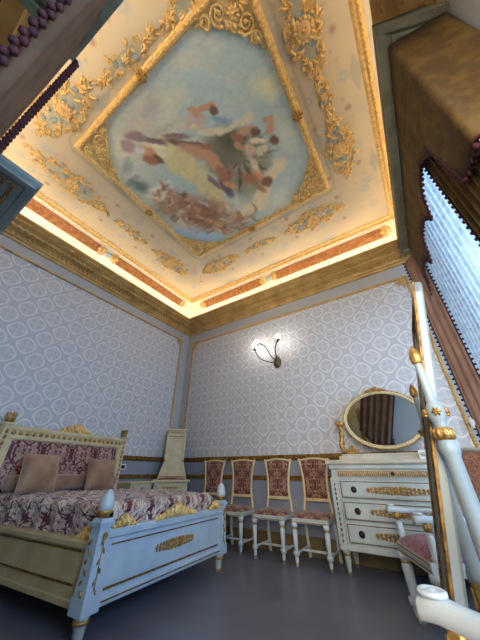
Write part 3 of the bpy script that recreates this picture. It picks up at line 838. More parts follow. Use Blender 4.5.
# wardrobe with a deep carved canopy cornice (left edge)
wd = thing('wardrobe', 'tall painted wardrobe whose grey blue cornice with gilt panels juts in at the left edge', 'wardrobe', (-2.60,YN,0))
Wx0, Wx1, Wy = -.62, .78, .38       # body, local
m = MB(); m.box(Wx0, Wx1, .004, Wy, .08, 2.61, .01); m.box(Wx0-.02, Wx1+.02, .004, Wy+.02, .0, .10, .01); m.build('body', M['cream_yellow'], wd)
for x0, x1 in ((Wx0+.03,.07),(.09,Wx1-.03)):
    m = MB(); m.box(x0, x1, Wy, Wy+.02, .16, 2.5, .006); m.box(x0+.06, x1-.06, Wy+.02, Wy+.03, .3, 2.35, .006)
    d = m.build('door', M['cream_yellow'], wd)
    for z, s_ in ((2.0,.55),(1.3,.8),(.6,.55)):
        g = MB(); g.push(frame(((x0+x1)/2, Wy+.03, z), (0,0,1), (1,0,0))); vine(g, s_*.6, .2, .008, .014, 3); g.pop()
        g.build('gilt_ornament', M['gold'], d)
# canopy slab with coffered underside
X0, X1, Y1 = Wx0-.2, .82, .855
m = MB(); z = 2.60
rings = [(.0,z+.07),(.0,z+.035),(.02,z+.02),(.02,z),(.06,z),(.065,z+.018),(.095,z+.018)]
def crect(a): return [(X0+a,.004,0),(X1-a,.004,0),(X1-a,Y1-a,0),(X0+a,Y1-a,0)]
R = [[(x,y,zz) for x, y, _ in crect(a)] for a, zz in rings]
fs_ = [(k*4+i, k*4+(i+1)%4, (k+1)*4+(i+1)%4, (k+1)*4+i) for k in range(len(R)-1) for i in range(4)]
m.add(sum(R, []), fs_+[(3,2,1,0)])
m.box(X0+.095, X1-.095, .01, Y1-.095, z+.018, z+.05)
cn = m.build('cornice', M['greyblue'], wd)
m = MB(); m.push(Matrix.Translation((0,0,z+.016)) @ Matrix.Diagonal((1,1,-1,1)))
for i in range(40):
    m.ell((X1-.12, Y1-.14-i*.034, .002), (.014,.014,.012), 6, 4) if Y1-.14-i*.034 > .03 else None
    if i < 36: m.ell((X1-.14-i*.034, Y1-.12, .002), (.014,.014,.012), 6, 4)
m.pop(); m.build('gilt_beading', M['gold_dark'], cn)
m = MB(); 
m.box(X1-.175, X1-.165, .02, Y1-.165, z+.006, z+.02); m.box(X0+.1, X1-.165, Y1-.175, Y1-.165, z+.006, z+.02)
m.box(X1-.34, X1-.32, .02, Y1-.33, z+.004, z+.02); m.box(X0+.1, X1-.32, Y1-.34, Y1-.32, z+.004, z+.02)
m.build('gilt_moulding', M['gold_dark'], cn)
for (cx, cy, r) in ((X1-.25,Y1-.25,.07),(X1-.25,Y1-.45,.07),(X1-.25,Y1-.65,.07),(X1-.46,Y1-.25,.07),(X1-.67,Y1-.25,.07),(X1-.5,Y1-.45,.10)):
    m = MB(); m.push(Matrix.Translation((0,0,z+.016)) @ Matrix.Diagonal((1,1,-1,1))); rosette(m, cx, cy, r, .016, 8); spiral(m, cx+r*.6, cy+r*.2, r*.5, 0, 1.2, 1, .008); m.pop(); m.build('gilt_rosette', M['gold'], cn)

# ------------------------------------------------------------------ wall sconce
sc = thing('wall_sconce', 'three armed brass wall light with lit bulbs on the damask wall', 'wall light', (-1.87,YB-.008,2.62))
m = MB(); m.push(Matrix.Rotation(PI/2,4,'X')); m.lathe([(.075,.0),(.078,.012),(.06,.03),(.035,.045),(.03,.06),(.0,.065)], 20, sq=1.5); m.pop()
m.build('backplate', M['brass'], sc)
def arm(pts, r=.009):
    # smooth through control points
    P = [Vector(p) for p in pts]; out = []
    for i in range(len(P)-1):
        a = P[max(i-1,0)]; b = P[i]; c = P[i+1]; d = P[min(i+2,len(P)-1)]
        for k in range(6):
            t = k/6; out.append(.5*((2*b)+(-a+c)*t+(2*a-5*b+4*c-d)*t*t+(-a+3*b-3*c+d)*t**3))
    out.append(P[-1]); return out
for pts_ in ([(0,-.05,0),(-.10,-.13,-.02),(-.24,-.24,.06),(-.30,-.30,.22)], [(0,-.05,.02),(-.08,-.10,.12),(-.16,-.16,.30),(-.27,-.22,.36),(-.30,-.22,.33)], [(.01,-.05,0),(.05,-.14,.05),(.09,-.24,.18),(.17,-.27,.30)]):
    m = MB(); P = arm(pts_); m.tube(P, .010, 7); a_ = m.build('arm', M['dark'], sc)
    e = P[-1]; m = MB(); m.lathe([(.012,-.03),(.024,-.01),(.028,.025),(.018,.03)], 12, tuple(e)); m.build('socket', M['dark'], a_)
    m = MB(); m.ell((e[0], e[1], e[2]+.065), (.042,.042,.045), 14, 9); m.build('bulb', M['bulb'], a_)

# ------------------------------------------------------------------ bed
BED = thing('bed', 'wide carved bed with cream and gilt frame and damask headboard at left', 'bed', (-2.16,2.155,0), rad(185.5))
HW = .79     # half width between post centres
def bar(m, *a): m.box(*a)
# footboard (local x = 0 plane ; faces local -x)
m = MB(); m.box(-.03, .03, -HW+.04, HW-.04, .15, .50, .008); m.box(-.045, .045, -HW+.03, HW-.03, .49, .55, .012); m.box(-.045,.045,-HW+.03,HW-.03,.15,.20,.008)
m.box(-.04, -.02, -HW+.06, -HW+.075, .2, .49); 
fbd = m.build('footboard', M['bed_daylit'], BED)
m = MB()
m.box(-.038, -.028, -HW+.09, HW-.09, .225, .237); m.box(-.038, -.028, -HW+.09, HW-.09, .455, .463); m.box(-.05,-.043,-HW+.06,HW-.06,.172,.180)
m.build('gilt_line', M['gold_dark'], fbd)
m = MB(); m.push(frame((-.031,0,.36), (0,-1,0), (0,0,1))); vine(m, .50, .10, .0055, .010, 6); m.pop(); m.build('gilt_applique', M['gold'], fbd)
m = MB(); m.push(frame((-.02,.02,.545), (0,-1,0), (0,0,1))); m.push(Matrix.Rotation(.15,4,'X')); acanthus(m, .58, .12, .022, .010, n=6); m.pop(); m.pop()
m.build('gilt_crest', M['gold_bright'], fbd)
for s in (-1,1):
    m = MB(); m.push(frame((-.02,s*(HW-.17),.545), (0,-1,0), (0,0,1))); acanthus(m, .22, .09, .024, .010, n=3); m.pop(); m.build('gilt_corner_leaf', M['gold_bright'], fbd)
for s in (-1,1):
    m = MB(); c = (0, s*HW)
    # slightly tapering square post
    def sq(w0, w1, z0, z1):
        m.add([(c[0]+x*w, c[1]+y*w, z) for z, w in ((z0,w0),(z1,w1)) for x, y in ((-1,-1),(1,-1),(1,1),(-1,1))], [(3,2,1,0),(4,5,6,7),(0,1,5,4),(1,2,6,5),(2,3,7,6),(3,0,4,7)])
    sq(.062,.062,.14,.22); sq(.054,.044,.22,.57); sq(.056,.060,.57,.595); sq(.050,.046,.595,.615)
    p = m.build('post', M['bed_daylit'], BED)
    m = MB(); m.lathe([(.035,.610),(.036,.63),(.05,.645),(.052,.66)], 18, (0,s*HW,0)); m.build('gilt_ring', M['gold'], p)
    m = MB(); m.lathe([(.044,.655),(.052,.675),(.052,.70),(.042,.74),(.026,.77),(.010,.785),(.0,.787)], 18, (0,s*HW,0)); m.build('finial', M['white_frame'], p)
    m = MB()
    m.push(frame((-.053,s*HW,.40), (0,-1,0), (0,0,1)))
    for k in range(6): leaf(m, 0, .11-k*.05, .045, .008, -PI/2+(.5 if k%2 else -.5), .008)
    rosette(m, 0, .12, .022, .01); m.tube([(0,.12,.002),(0,-.15,.002)], .004, 5); m.pop()
    m.push(frame((0,s*HW+s*.053,.40), (s*-1,0,0), (0,0,1)))
    for k in range(6): leaf(m, 0, .11-k*.05, .045, .008, -PI/2+(.5 if k%2 else -.5), .008)
    m.pop(); m.build('gilt_drop', M['gold'], p)
    m = MB(); m.lathe([(.052,.14),(.052,.132),(.040,.125),(.044,.115),(.046,.10),(.040,.09),(.036,.085),(.030,.03),(.024,.022),(.028,.014),(.020,0)], 18, (0,s*HW,0)); m.k = 1
    m.lathe([(.047,.118),(.050,.108),(.047,.098)], 18, (0,s*HW,0)); m.lathe([(.030,.022),(.032,.014),(.029,.008)], 18, (0,s*HW,0))
    m.build('leg', [M['bluewhite'], M['gold']], BED)
for s in (-1,1):
    m = MB(); y = s*HW; m.box(.04, 2.0, y-.025, y+.025, .15, .45, .008); m.box(.04, 2.0, y-.04, y+.04, .435, .48, .01); m.box(.04,2.0,y-.035,y+.035,.15,.19,.006)
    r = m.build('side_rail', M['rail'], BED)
    m = MB(); yy = y+s*.028; m.box(.12, 1.95, min(yy,yy-s*.004), max(yy,yy-s*.004)+.002, .25, .262); m.box(.12, 1.95, min(yy,yy-s*.004), max(yy,yy-s*.004)+.002, .42, .43); m.build('gilt_line', M['gold_dark'], r)
    m = MB(); m.push(frame((.16,y,.475), (s,0,0), (0,0,1))); acanthus(m, .2, .09, .024, .010, n=3); m.pop(); m.build('gilt_corner_leaf', M['gold_bright'], r)
# headboard at local x = 2.02
hx = 1.97
m = MB(); m.box(hx-.02, hx+.03, -HW, HW, .30, 1.24, .01); m.box(hx-.05, hx+.05, -HW-.01, HW+.01, 1.22, 1.26, .008); m.box(hx-.055, hx+.055, -HW-.01, HW+.01, 1.31, 1.36, .012); m.box(hx-.04, hx+.04, -HW, HW, 1.25, 1.32, .004)
m.box(hx-.045,hx+.02,-HW,-HW+.06,.5,1.24,.008); m.box(hx-.045,hx+.02,HW-.06,HW,.5,1.24,.008)
hb = m.build('headboard', M['cream_yellow'], BED)
m = MB(); 
m.grid(lambda u, v: (hx-.022-.045*math.sin(PI*min(1,max(0,u)))**.35*math.sin(PI*v)**.35, -HW+.065+(2*HW-.13)*u, .45+.765*v), 30, 14); m.build('upholstered_panel', M['headcloth'], hb)
m = MB()
for i in range(21):
    y = -HW+.04+i*(2*HW-.08)/20; m.ell((hx-.045, y, 1.286), (.016,.027,.022), 8, 5)
m.build('gilt_beading', M['gold'], hb)
m = MB(); m.push(frame((hx-.01,0,1.35), (0,-1,0), (0,0,1))); acanthus(m, .46, .15, .03, .014, n=5); m.prism([(-.22,0),(.22,0),(.16,.05),(.06,.10),(-.06,.10),(-.16,.05)], -.01, .015); m.pop(); m.build('gilt_crest', M['gold_bright'], hb)
for s in (-1,1):
    m = MB(); y = s*(HW+.035); m.box(hx-.05, hx+.05, y-.045, y+.045, 0, 1.36, .008); m.box(hx-.06, hx+.06, y-.055, y+.055, 1.36, 1.39, .006)
    p = m.build('post', M['cream_yellow'], BED)
    m = MB()
    for a in range(8):
        an = a*PI/4; m.tube([(hx+.03*math.cos(an), y+.03*math.sin(an), 1.39), (hx+.045*math.cos(an), y+.045*math.sin(an), 1.44), (hx+.05*math.cos(an), y+.05*math.sin(an), 1.50)], lambda t: .014*(1-.4*t), 5)
    m.lathe([(.03,1.385),(.035,1.44),(.02,1.49),(0,1.50)], 12, (hx,y,0)); 
    m.build('finial', M['gold'], p)
    m = MB(); 
    for k in range(9): m.ell((hx-.052, y, .8+k*.062), (.01,.018,.026), 6, 4)
    m.build('gilt_drop', M['gold'], p)
# mattress with bedspread : soft box with gentle wrinkles
bmat = BED.matrix_basis.copy()
def onbed(name, mb, mats, label, cat, group=None):
    o = mb.build(name, mats); o.location = BED.location; o.rotation_euler = BED.rotation_euler; return tag(o, label, cat, group)
def spread():
    m = MB(); nu, nv = 90, 70; X0, X1, Yh = .055, 1.90, HW-.045; Z1, Z0 = .69, .44
    def f(u, v):
        x = X0+(X1-X0)*u
        s_ = (v*2-1)*(Yh+.20); ys = max(-Yh, min(Yh, s_)); over = abs(s_)-abs(ys)
        z = Z1-over - .05*max(0,(abs(ys)-Yh+.10)/.10)**2*.5
        e = max(0, .10-(x-X0))/.10; z -= .05*e*e
        z += .010*math.sin(x*17+ys*9)*math.sin(ys*13-x*5)+.006*math.sin(x*31+ys*23)
        yy = ys + (1 if s_ > 0 else -1)*(.012*math.sin(x*24)*min(1,over/.1) if over > 0 else 0)
        return (x, yy, z)
    m.grid(f, nu, nv)
    # foot end flap
    def g(u, v):
        a = f(0, .145+.71*u); return (a[0]-.004-.010*math.sin(u*40)*v*.5, a[1], a[2]+(-.17)*v)
    m.grid(g, 60, 6)
    # head end
    m.grid(lambda u, v: (X1, f(1,.145+.71*u)[1], f(1,.145+.71*u)[2]-.2*v), 20, 2)
    return m
onbed('bedspread', spread(), M['cover'], 'cream bedspread with burgundy vine pattern covering the bed', 'bedspread')
m = MB(); m.box(.10, 1.90, -HW+.06, HW-.06, .30, .585, .05)
onbed('mattress', m, M['cream'], 'mattress under the vine patterned bedspread', 'mattress')
def pillow(w, h, t):
    m = MB()
    def f(sg):
        def q(u, v):
            a = u*2-1; b = v*2-1; k = (max(0,1-a**2)**.45)*(max(0,1-b**2)**.45)
            pin = 1-.07*(1-abs(a)**2)*abs(b)**3; pin2 = 1-.07*(1-abs(b)**2)*abs(a)**3
            return (sg*t*.5*k + .004*math.sin(a*9+b*7)*k, a*w*.5*pin2, b*h*.5*pin)
        return q
    m.grid(f(1), 18, 18); m.grid(f(-1), 18, 18); return m
def put_pillow(lx, ly, lz, rx, w, h, t, label, tw=0):
    o = pillow(w, h, t).build('pillow', M['velvet'])
    o.matrix_world = bmat @ Tr(lx, ly, lz) @ Matrix.Rotation(tw,4,'Z') @ Matrix.Rotation(rx, 4, 'Y') 
    tag(o, label, 'pillow', 'tan velvet pillows on the bed')
    p = MB(); pts_ = []
    for k in range(4):
        for i in range(10):
            t_ = -1+2*i/10; a, b = ((t_,-1),(1,t_),(-t_,1),(-1,-t_))[k]
            pin = 1-.07*(1-abs(a)**2)*abs(b)**3; pin2 = 1-.07*(1-abs(b)**2)*abs(a)**3; pts_.append((0, a*w*.5*pin2, b*h*.5*pin))
    p.tube(pts_, .007, 6, close=True); p.build('piping', M['lining'], o)
put_pillow(1.57, .50, .885, .22, .42, .38, .16, 'tan velvet pillow, the larger and nearer of the two leaning on the headboard', .1)
put_pillow(1.60, -.30, .870, .22, .40, .36, .15, 'tan velvet pillow, the smaller one nearer the far end of the headboard', -.1)
m = MB(); m.push(Tr(1.812,0,.785) @ Matrix.Rotation(PI/2,4,'X')); m.lathe([(0,-.70),(.05,-.70),(.078,-.67),(.082,-.5),(.080,0),(.082,.5),(.078,.67),(.05,.70),(0,.70)], 20); m.pop()
onbed('bolster', m, M['velvet'], 'long tan velvet bolster lying along the foot of the headboard', 'bolster')

# ------------------------------------------------------------------ turned leg helper
def turned_leg(m, x, y, h, r, gold=True, seg=14, foot=True):
    """white turned leg with gilt rings, z from 0 to h (material 0 white, 1 gilt)"""
    m.k = 0; s = h
    m.lathe([(r*1.15,s),(r*1.15,s*.90),(r*.75,s*.885),(r*.95,s*.86),(r*.75,s*.84),(r*.98,s*.80),(r*.85,s*.55),(r*.66,s*.36),(r*.62,s*.34)], seg, (x,y,0))
    m.lathe([(r*.62,s*.345),(r*1.15,s*.335),(r*1.2,s*.29),(r*1.15,s*.235),(r*.6,s*.22),(r*.75,s*.17),(r*.5,s*.06),(r*.6,s*.045),(r*.45,0)], seg, (x,y,0))
    m.k = 1
    m.lathe([(r*.9,s*.885),(r*1.05,s*.865),(r*.9,s*.845)], seg, (x,y,0)); m.lathe([(r*.6,s*.075),(r*.72,s*.055),(r*.6,s*.03)], seg, (x,y,0)); m.k = 0

# ------------------------------------------------------------------ side chairs
def side_chair(label):
    c = thing('side_chair', label, 'chair', group='side chairs in a row along the back wall')
    m = MB(); m.box(-.215, .215, -.215, .19, .385, .435, .008)
    fr = m.build('seat_frame', M['bluewhite'], c)
    m = MB(); m.box(-.205, .205, -.2205, -.2155, .395, .401); m.build('gilt_line', M['gold_dark'], fr)
    m = MB()
    def f(u, v):
        a = u*2-1; b = v*2-1; k = (max(0,1-a**4)**.5)*(max(0,1-b**4)**.5); return (a*.215*(1-.06*(v)), -.215+.41*v, .437+.055*k)
    m.grid(f, 16, 16); m.box(-.205,.205,-.205,.185,.432,.44); m.build('seat', M['chaircloth'], c)
    for x, y in ((-.19,-.19),(.19,-.19)):
        m = MB(); turned_leg(m, x, y, .39, .030); m.box(x-.026, x+.026, y-.026, y+.026, .095, .128, .006); m.build('leg', [M['white_frame'], M['gold']], c)
    for sx in (-1,1):
        x = sx*.185
        m = MB(); P = arm([(x,.225,0),(x,.185,.2),(x,.175,.42)]); m.tube(P, .020, 8); m.box(x-.02,x+.02,.175,.22,.095,.125,.005); m.build('leg', M['white_frame'], c)
        # tall stile, waisted, with scrolled ear
        m = MB(); P = arm([(x*1.0,.172,.40),(x*.98,.172,.50),(x*.86,.180,.66),(x*.90,.190,.86),(x*1.06,.202,1.02),(x*1.12,.204,1.055)])
        m.tube(P, .017, 8, flat=.8); m.ell((x*1.12,.203,1.055), (.022,.018,.022), 8, 5); m.build('stile', M['cream_yellow'], c)
    def wx(z): 
        t = (z-.60)/.45; return .165+.028*max(0,t)**2
    m = MB()
    for sg in (-1,1):
        def f(u, v):
            z = .615+.435*v+.012*math.sin(PI*u)*v; a = u*2-1; k = (max(0,1-a**4)**.5)*(max(0,1-(v*2-1)**4)**.5)
            return (a*(wx(z)-.014), .180+(z-.6)*.05+sg*.022*k, z)
        m.grid(f, 12, 14)
    m.build('back_panel', M['chaircloth'], c)
    m = MB(); m.box(-.165, .165, .168, .192, .575, .612, .008); m.build('lower_rail', M['cream_yellow'], c)
    m = MB(); m.tube(arm([(-.19,.2,1.05),(-.1,.2,1.066),(0,.2,1.072),(.1,.2,1.066),(.19,.2,1.05)]), .013, 8); m.build('back_rail', M['cream_yellow'], c)
    m = MB(); 
    for sx in (-1,1): m.box(sx*.19-.012, sx*.19+.012, -.17, .19, .10, .122, .006)
    m.box(-.185, .185, -.01, .014, .10, .122, .006); m.build('stretcher', M['white_frame'], c)
    return c
labs = ['side chair half hidden behind the bed, leftmost of the row of four', 'second side chair from the left in the row, beside the bed post', 'third side chair from the left in the row of four by the wall', 'rust damask side chair next to the chest of drawers, rightmost of the row']
xs = [(-3.16,3.76,rad(3)),(-2.58,3.765,rad(4)),(-1.965,3.765,rad(2)),(-1.415,3.765,rad(1))]
ch0 = side_chair(labs[0]); ch0.location = (xs[0][0],xs[0][1],0); ch0.rotation_euler = (0,0,xs[0][2])
for l, (x, y, a) in list(zip(labs, xs))[1:]: dup(ch0, (x,y,0), a, l)

# ------------------------------------------------------------------ chest of drawers
DX0, DX1, DYf, DYb = -1.10, .28, 3.555, 3.985
dr = thing('chest_of_drawers', 'blue white chest of drawers with gilt carving against the back wall', 'chest of drawers', ((DX0+DX1)/2,DYf,0))
w2 = (DX1-DX0)/2; D = DYb-DYf
m = MB(); m.box(-w2+.03, w2-.03, .02, D, .20, .96, .004); m.box(-w2+.01, w2-.01, 0, D, .20, .245, .008); m.box(-w2+.015,w2-.015,.01,D,.84,.855,.004)
m.box(-w2+.01, w2-.01, -.005, D, .935, .985, .01)
for s in (-1,1):
    x = s*(w2-.055); m.box(x-.05, x+.05, .0, .03, .245, .84, .006)
bd = m.build('body', M['bluewhite'], dr)
m = MB(); m.box(-w2-.015, w2+.015, -.03, D+.005, .985, 1.03, .012); m.build('top', M['cream'], dr)
m = MB()
for s in (-1,1):
    x = s*(w2-.055)
    for k in range(12): m.ell((x, -.002, .28+k*.046), (.010,.005,.017), 6, 4)
    m.box(x-.045, x-.042, -.003, 0, .26, .83); m.box(x+.042, x+.045, -.003, 0, .26, .83)
m.build('gilt_drop', M['gold_dark'], bd)
m = MB(); m.box(-w2+.10, w2-.10, .0, .024, .862, .928, .004); fz = m.build('drawer', M['cream'], dr)
m = MB()
for i in range(54):
    x = -w2+.125+i*(2*w2-.25)/53; m.tube([(x,-.002,.870),(x,-.002,.920)], .0075, 6)
m.build('gilt_fluting', M['gold'], fz)
m = MB(); m.push(Tr(0,-.004,.895) @ Matrix.Rotation(PI/2,4,'X')); m.lathe([(.020,0),(.018,.008),(.006,.014),(0,.014)], 12); m.pop(); m.build('keyhole', M['dark'], fz)
for z0, z1 in ((.655,.825),(.46,.63),(.265,.435)):
    m = MB(); m.box(-w2+.115, w2-.115, .003, .024, z0, z1, .006); m.box(-w2+.14, w2-.14, -.001, .006, z0+.02, z1-.02, .003); d = m.build('drawer', M['bluewhite'], dr)
    m = MB()
    for a in (((-w2+.125,.0,z0+.01),(w2-.125,.0,z0+.01)),((-w2+.125,.0,z1-.01),(w2-.125,.0,z1-.01))): m.tube(a, .0035, 5)
    for x in (-w2+.125, w2-.125): m.tube([(x,0,z0+.01),(x,0,z1-.01)], .0035, 5)
    m.build('gilt_line', M['gold_dark'], d)
    m = MB(); m.push(frame((0,-.002,(z0+z1)/2), (1,0,0), (0,0,1))); vine(m, .60, .10, .0055, .010, 7); m.pop(); m.build('gilt_applique', M['gold'], d)
    for s in (-1,1):
        m = MB(); m.push(Tr(s*.43,-.001,(z0+z1)/2+.0) @ Matrix.Rotation(PI/2,4,'X')); m.lathe([(.030,0),(.032,.006),(.024,.010),(.018,.008),(.014,.022),(.0,.026)], 16); m.pop(); m.build('knob', M['dark'], d)
for x in (-w2+.06, w2-.06):
    for y in (.05, D-.05):
        m = MB(); m.lathe([(.045,.205),(.045,.19),(.032,.18),(.038,.165),(.03,.15),(.033,.14),(.022,.04),(.016,.03),(.022,.02),(.014,0)], 14, (x,y,0)); m.k = 1; m.lathe([(.038,.175),(.042,.165),(.038,.155)], 14, (x,y,0)); m.lathe([(.022,.028),(.025,.018),(.02,.01)], 14, (x,y,0)); m.build('leg', [M['bluewhite'], M['gold']], dr)
# dressing mirror on top
mx, my = -.40, 3.80
dm = thing('dressing_mirror', 'oval gilt framed mirror on scrolled gold supports on the chest of drawers', 'mirror', (mx,my,1.03))
m = MB(); m.box(-.58, .58, -.11, .11, .0, .05, .01); m.box(-.55,.55,-.09,.09,.05,.07,.006); m.build('base', M['cream'], dm)
A, B, cz = .45, .335, .455
def oval(k, y, off=0): return [((A+off)*math.cos(2*PI*i/k), y, cz+(B+off)*math.sin(2*PI*i/k)) for i in range(k)]
m = MB(); m.tube(oval(48, 0, -.008), .026, 8, close=True); fr = m.build('oval_frame', M['cream_yellow'], dm)
m = MB(); m.tube(oval(48, -.016, .006), .009, 6, close=True)
for p in oval(72, -.020, -.022): m.ell(p, (.008,.008,.008), 5, 4)
m.build('gilt_beading', M['gold'], fr)
m = MB(); k = 48; pts_ = oval(k, -.006, -.012); m.add(pts_+[(x,.006,z) for x, y, z in pts_], [tuple(range(k)), tuple(range(2*k-1,k-1,-1))]+[(i,k+i,k+(i+1)%k,(i+1)%k) for i in range(k)]); m.build('glass', M['mirror'], fr)
m = MB(); m.push(frame((0,-.01,cz+B+.0), (1,0,0), (0,0,1))); acanthus(m, .26, .075, .024, .011, n=4); m.pop(); m.build('gilt_crest', M['gold'], fr)
for s in (-1,1):
    m = MB(); P = arm([(s*.37,-.01,.09),(s*.47,-.01,.085),(s*.545,-.01,.16),(s*.525,-.01,.27),(s*.515,-.01,.36),(s*.56,-.01,.43)])
    m.tube(P, lambda t: .034*(1-.45*t), 9)
    m.push(frame((s*.41,-.035,.125), (s,0,0), (0,0,1))); spiral(m, 0, 0, .055, PI, 1.4, 1 if s > 0 else 1, .016, 7); m.pop()
    m.push(frame((s*.535,-.03,.425), (s,0,0), (0,0,1))); spiral(m, 0.0, 0, .03, 0, 1.2, 1, .012, 6)
    for a in (.3,.9,1.5,2.2): leaf(m, 0, 0, .06, .012, a, .014)
    m.pop()
    m.push(frame((s*.53,-.03,.2), (s,0,0), (0,0,1)))
    for k in range(5): leaf(m, -.01, k*.04-.03, .06, .012, 1.0 if k%2 else 2.1, .014)
    m.pop(); m.tube([(s*.52,0,.40),(s*.44,0,.455)], .012, 6)
    m.build('scroll_support', M['gold'], dm)
# little tent card
m = MB(); m.add([(-.04,0,0),(.04,0,0),(.04,.03,.085),(-.04,.03,.085),(.04,.06,0),(-.04,.06,0)], [(0,1,2,3),(3,2,4,5),(0,5,4,1),(1,4,2),(0,3,5)])
o = m.build('tent_card', M['card']); o.location = (-.08,3.60,1.031); tag(o, 'small white folded card standing on the chest of drawers', 'card')
m = MB()
for zz, w in ((.055,.022),(.040,.026),(.028,.018)):
    y = .03*(zz/.085)-.0025; m.box(-w, w, y-.001, y+.0015, zz-.003, zz+.003)
m.build('printed_lines', M['black'], o)

# ------------------------------------------------------------------ cheval mirror
cp1, cp2 = Vector((.058,1.30)), Vector((.012,1.95)); cm = (cp1+cp2)/2
ang = math.atan2((cp2-cp1).y, (cp2-cp1).x)      # local x runs from near post to far post
cv = thing('cheval_mirror', 'tall white and gilt standing mirror seen edge on between two turned posts', 'mirror', (cm.x,cm.y,0), ang)
hw = (cp2-cp1).length/2
for s in (-1,1):
    X = s*hw
    m = MB()
    m.lathe([(.034,.10),(.050,.11),(.052,.16),(.03,.18),(.045,.20),(.03,.23),(.034,.26),(.046,.28),(.036,.30)], 20, (X,0,0))
    m.lathe([(.030,.47),(.038,.48),(.039,.50),(.031,.52),(.026,.95),(.032,.965),(.034,.985),(.028,1.0),(.025,1.01)], 24, (X,0,0))
    m.lathe([(.024,1.045),(.020,1.06),(.024,1.07),(.030,1.085),(.033,1.105),(.030,1.125),(.022,1.14),(.020,1.145),(.017,1.18),(.014,1.30),(.013,1.31)], 18, (X,0,0))
    p = m.build('post', M['cheval'], cv)
    m = MB(); m.lathe([(.030,.30),(.038,.33),(.040,.38),(.035,.43),(.031,.455),(.036,.47),(.032,.475)], 20, (X,0,0)); n_ = MB(); n_.lathe([(.026,1.005),(.031,1.015),(.034,1.03),(.029,1.045),(.023,1.05)], 18, (X,0,0)); 
    for i in range(10):
        a = 2*PI*i/10; n_.ell((X+.030*math.cos(a), .030*math.sin(a), 1.028), (.008,.008,.02), 5, 4); m.tube([(X+.031*math.cos(a),.031*math.sin(a),.31),(X+.041*math.cos(a),.041*math.sin(a),.38),(X+.034*math.cos(a),.034*math.sin(a),.45)], .006, 5)
    m.build('gilt_vase', M['gold'], p); n_.build('gilt_collar', M['gold'], p)
    m = MB(); m.lathe([(.013,1.305),(.021,1.315),(.024,1.335),(.020,1.36),(.010,1.38),(.003,1.39),(0,1.39)], 14, (X,0,0)); m.build('finial', M['gold'], p)
    m = MB()
    for a in (0, PI/2, PI, -PI/2):
        m.push(Tr(X,0,1.105) @ Matrix.Rotation(a,4,'Z') @ frame((.031,0,0),(0,1,0),(0,0,1))); rosette(m, 0, 0, .018, .008, 6); m.pop()
    m.build('gilt_rosette', M['gold'], p)
    # trestle foot
    m = MB(); m.box(X-.045, X+.045, -.24, .24, .05, .105, .02)
    for y in (-.21,.21): m.ell((X,y,.03), (.04,.045,.03), 10, 6)
    m.build('foot', M['cheval'], cv)
m = MB(); m.box(-hw+.04, hw-.04, -.02, .02, .20, .25, .008); m.build('stretcher', M['cheval'], cv)
Tm = Tr(0,0,1.08) @ Matrix.Rotation(rad(11.5), 4, 'X')      # tilt about the pivots : top leans towards the window
# local y points away from window (-x world); mirror glass faces +y
H0, H1, ww = -.86, .685, hw-.055
m = MB(); m.push(Tm)
m.box(-ww, -ww+.07, -.016, .024, H0, H1, .008); m.box(ww-.07, ww, -.016, .024, H0, H1, .008); m.box(-ww, ww, -.016, .024, H0, H0+.07, .008); m.box(-ww, ww, -.016, .024, H1-.07, H1, .008)
m.box(-ww+.05, ww-.05, -.012, -.004, H0+.05, H1-.05)
m.pop(); fr = m.build('mirror_frame', M['cheval'], cv)
m = MB(); m.push(Tm)
for x0, x1, z0, z1 in ((-ww+.055,-ww+.07,H0+.055,H1-.055),(ww-.07,ww-.055,H0+.055,H1-.055),(-ww+.055,ww-.055,H0+.055,H0+.07),(-ww+.055,ww-.055,H1-.07,H1-.055)): m.box(x0, x1, .02, .030, z0, z1, .002)
m.box(-ww-.002, -ww+.004, .018, .027, H0, H1)
m.pop(); m.build('gilt_moulding', M['gold_dark'], fr)
m = MB(); m.push(Tm); m.box(-ww+.07, ww-.07, .004, .012, H0+.07, H1-.07); m.pop(); m.build('glass', M['mirror'], fr)

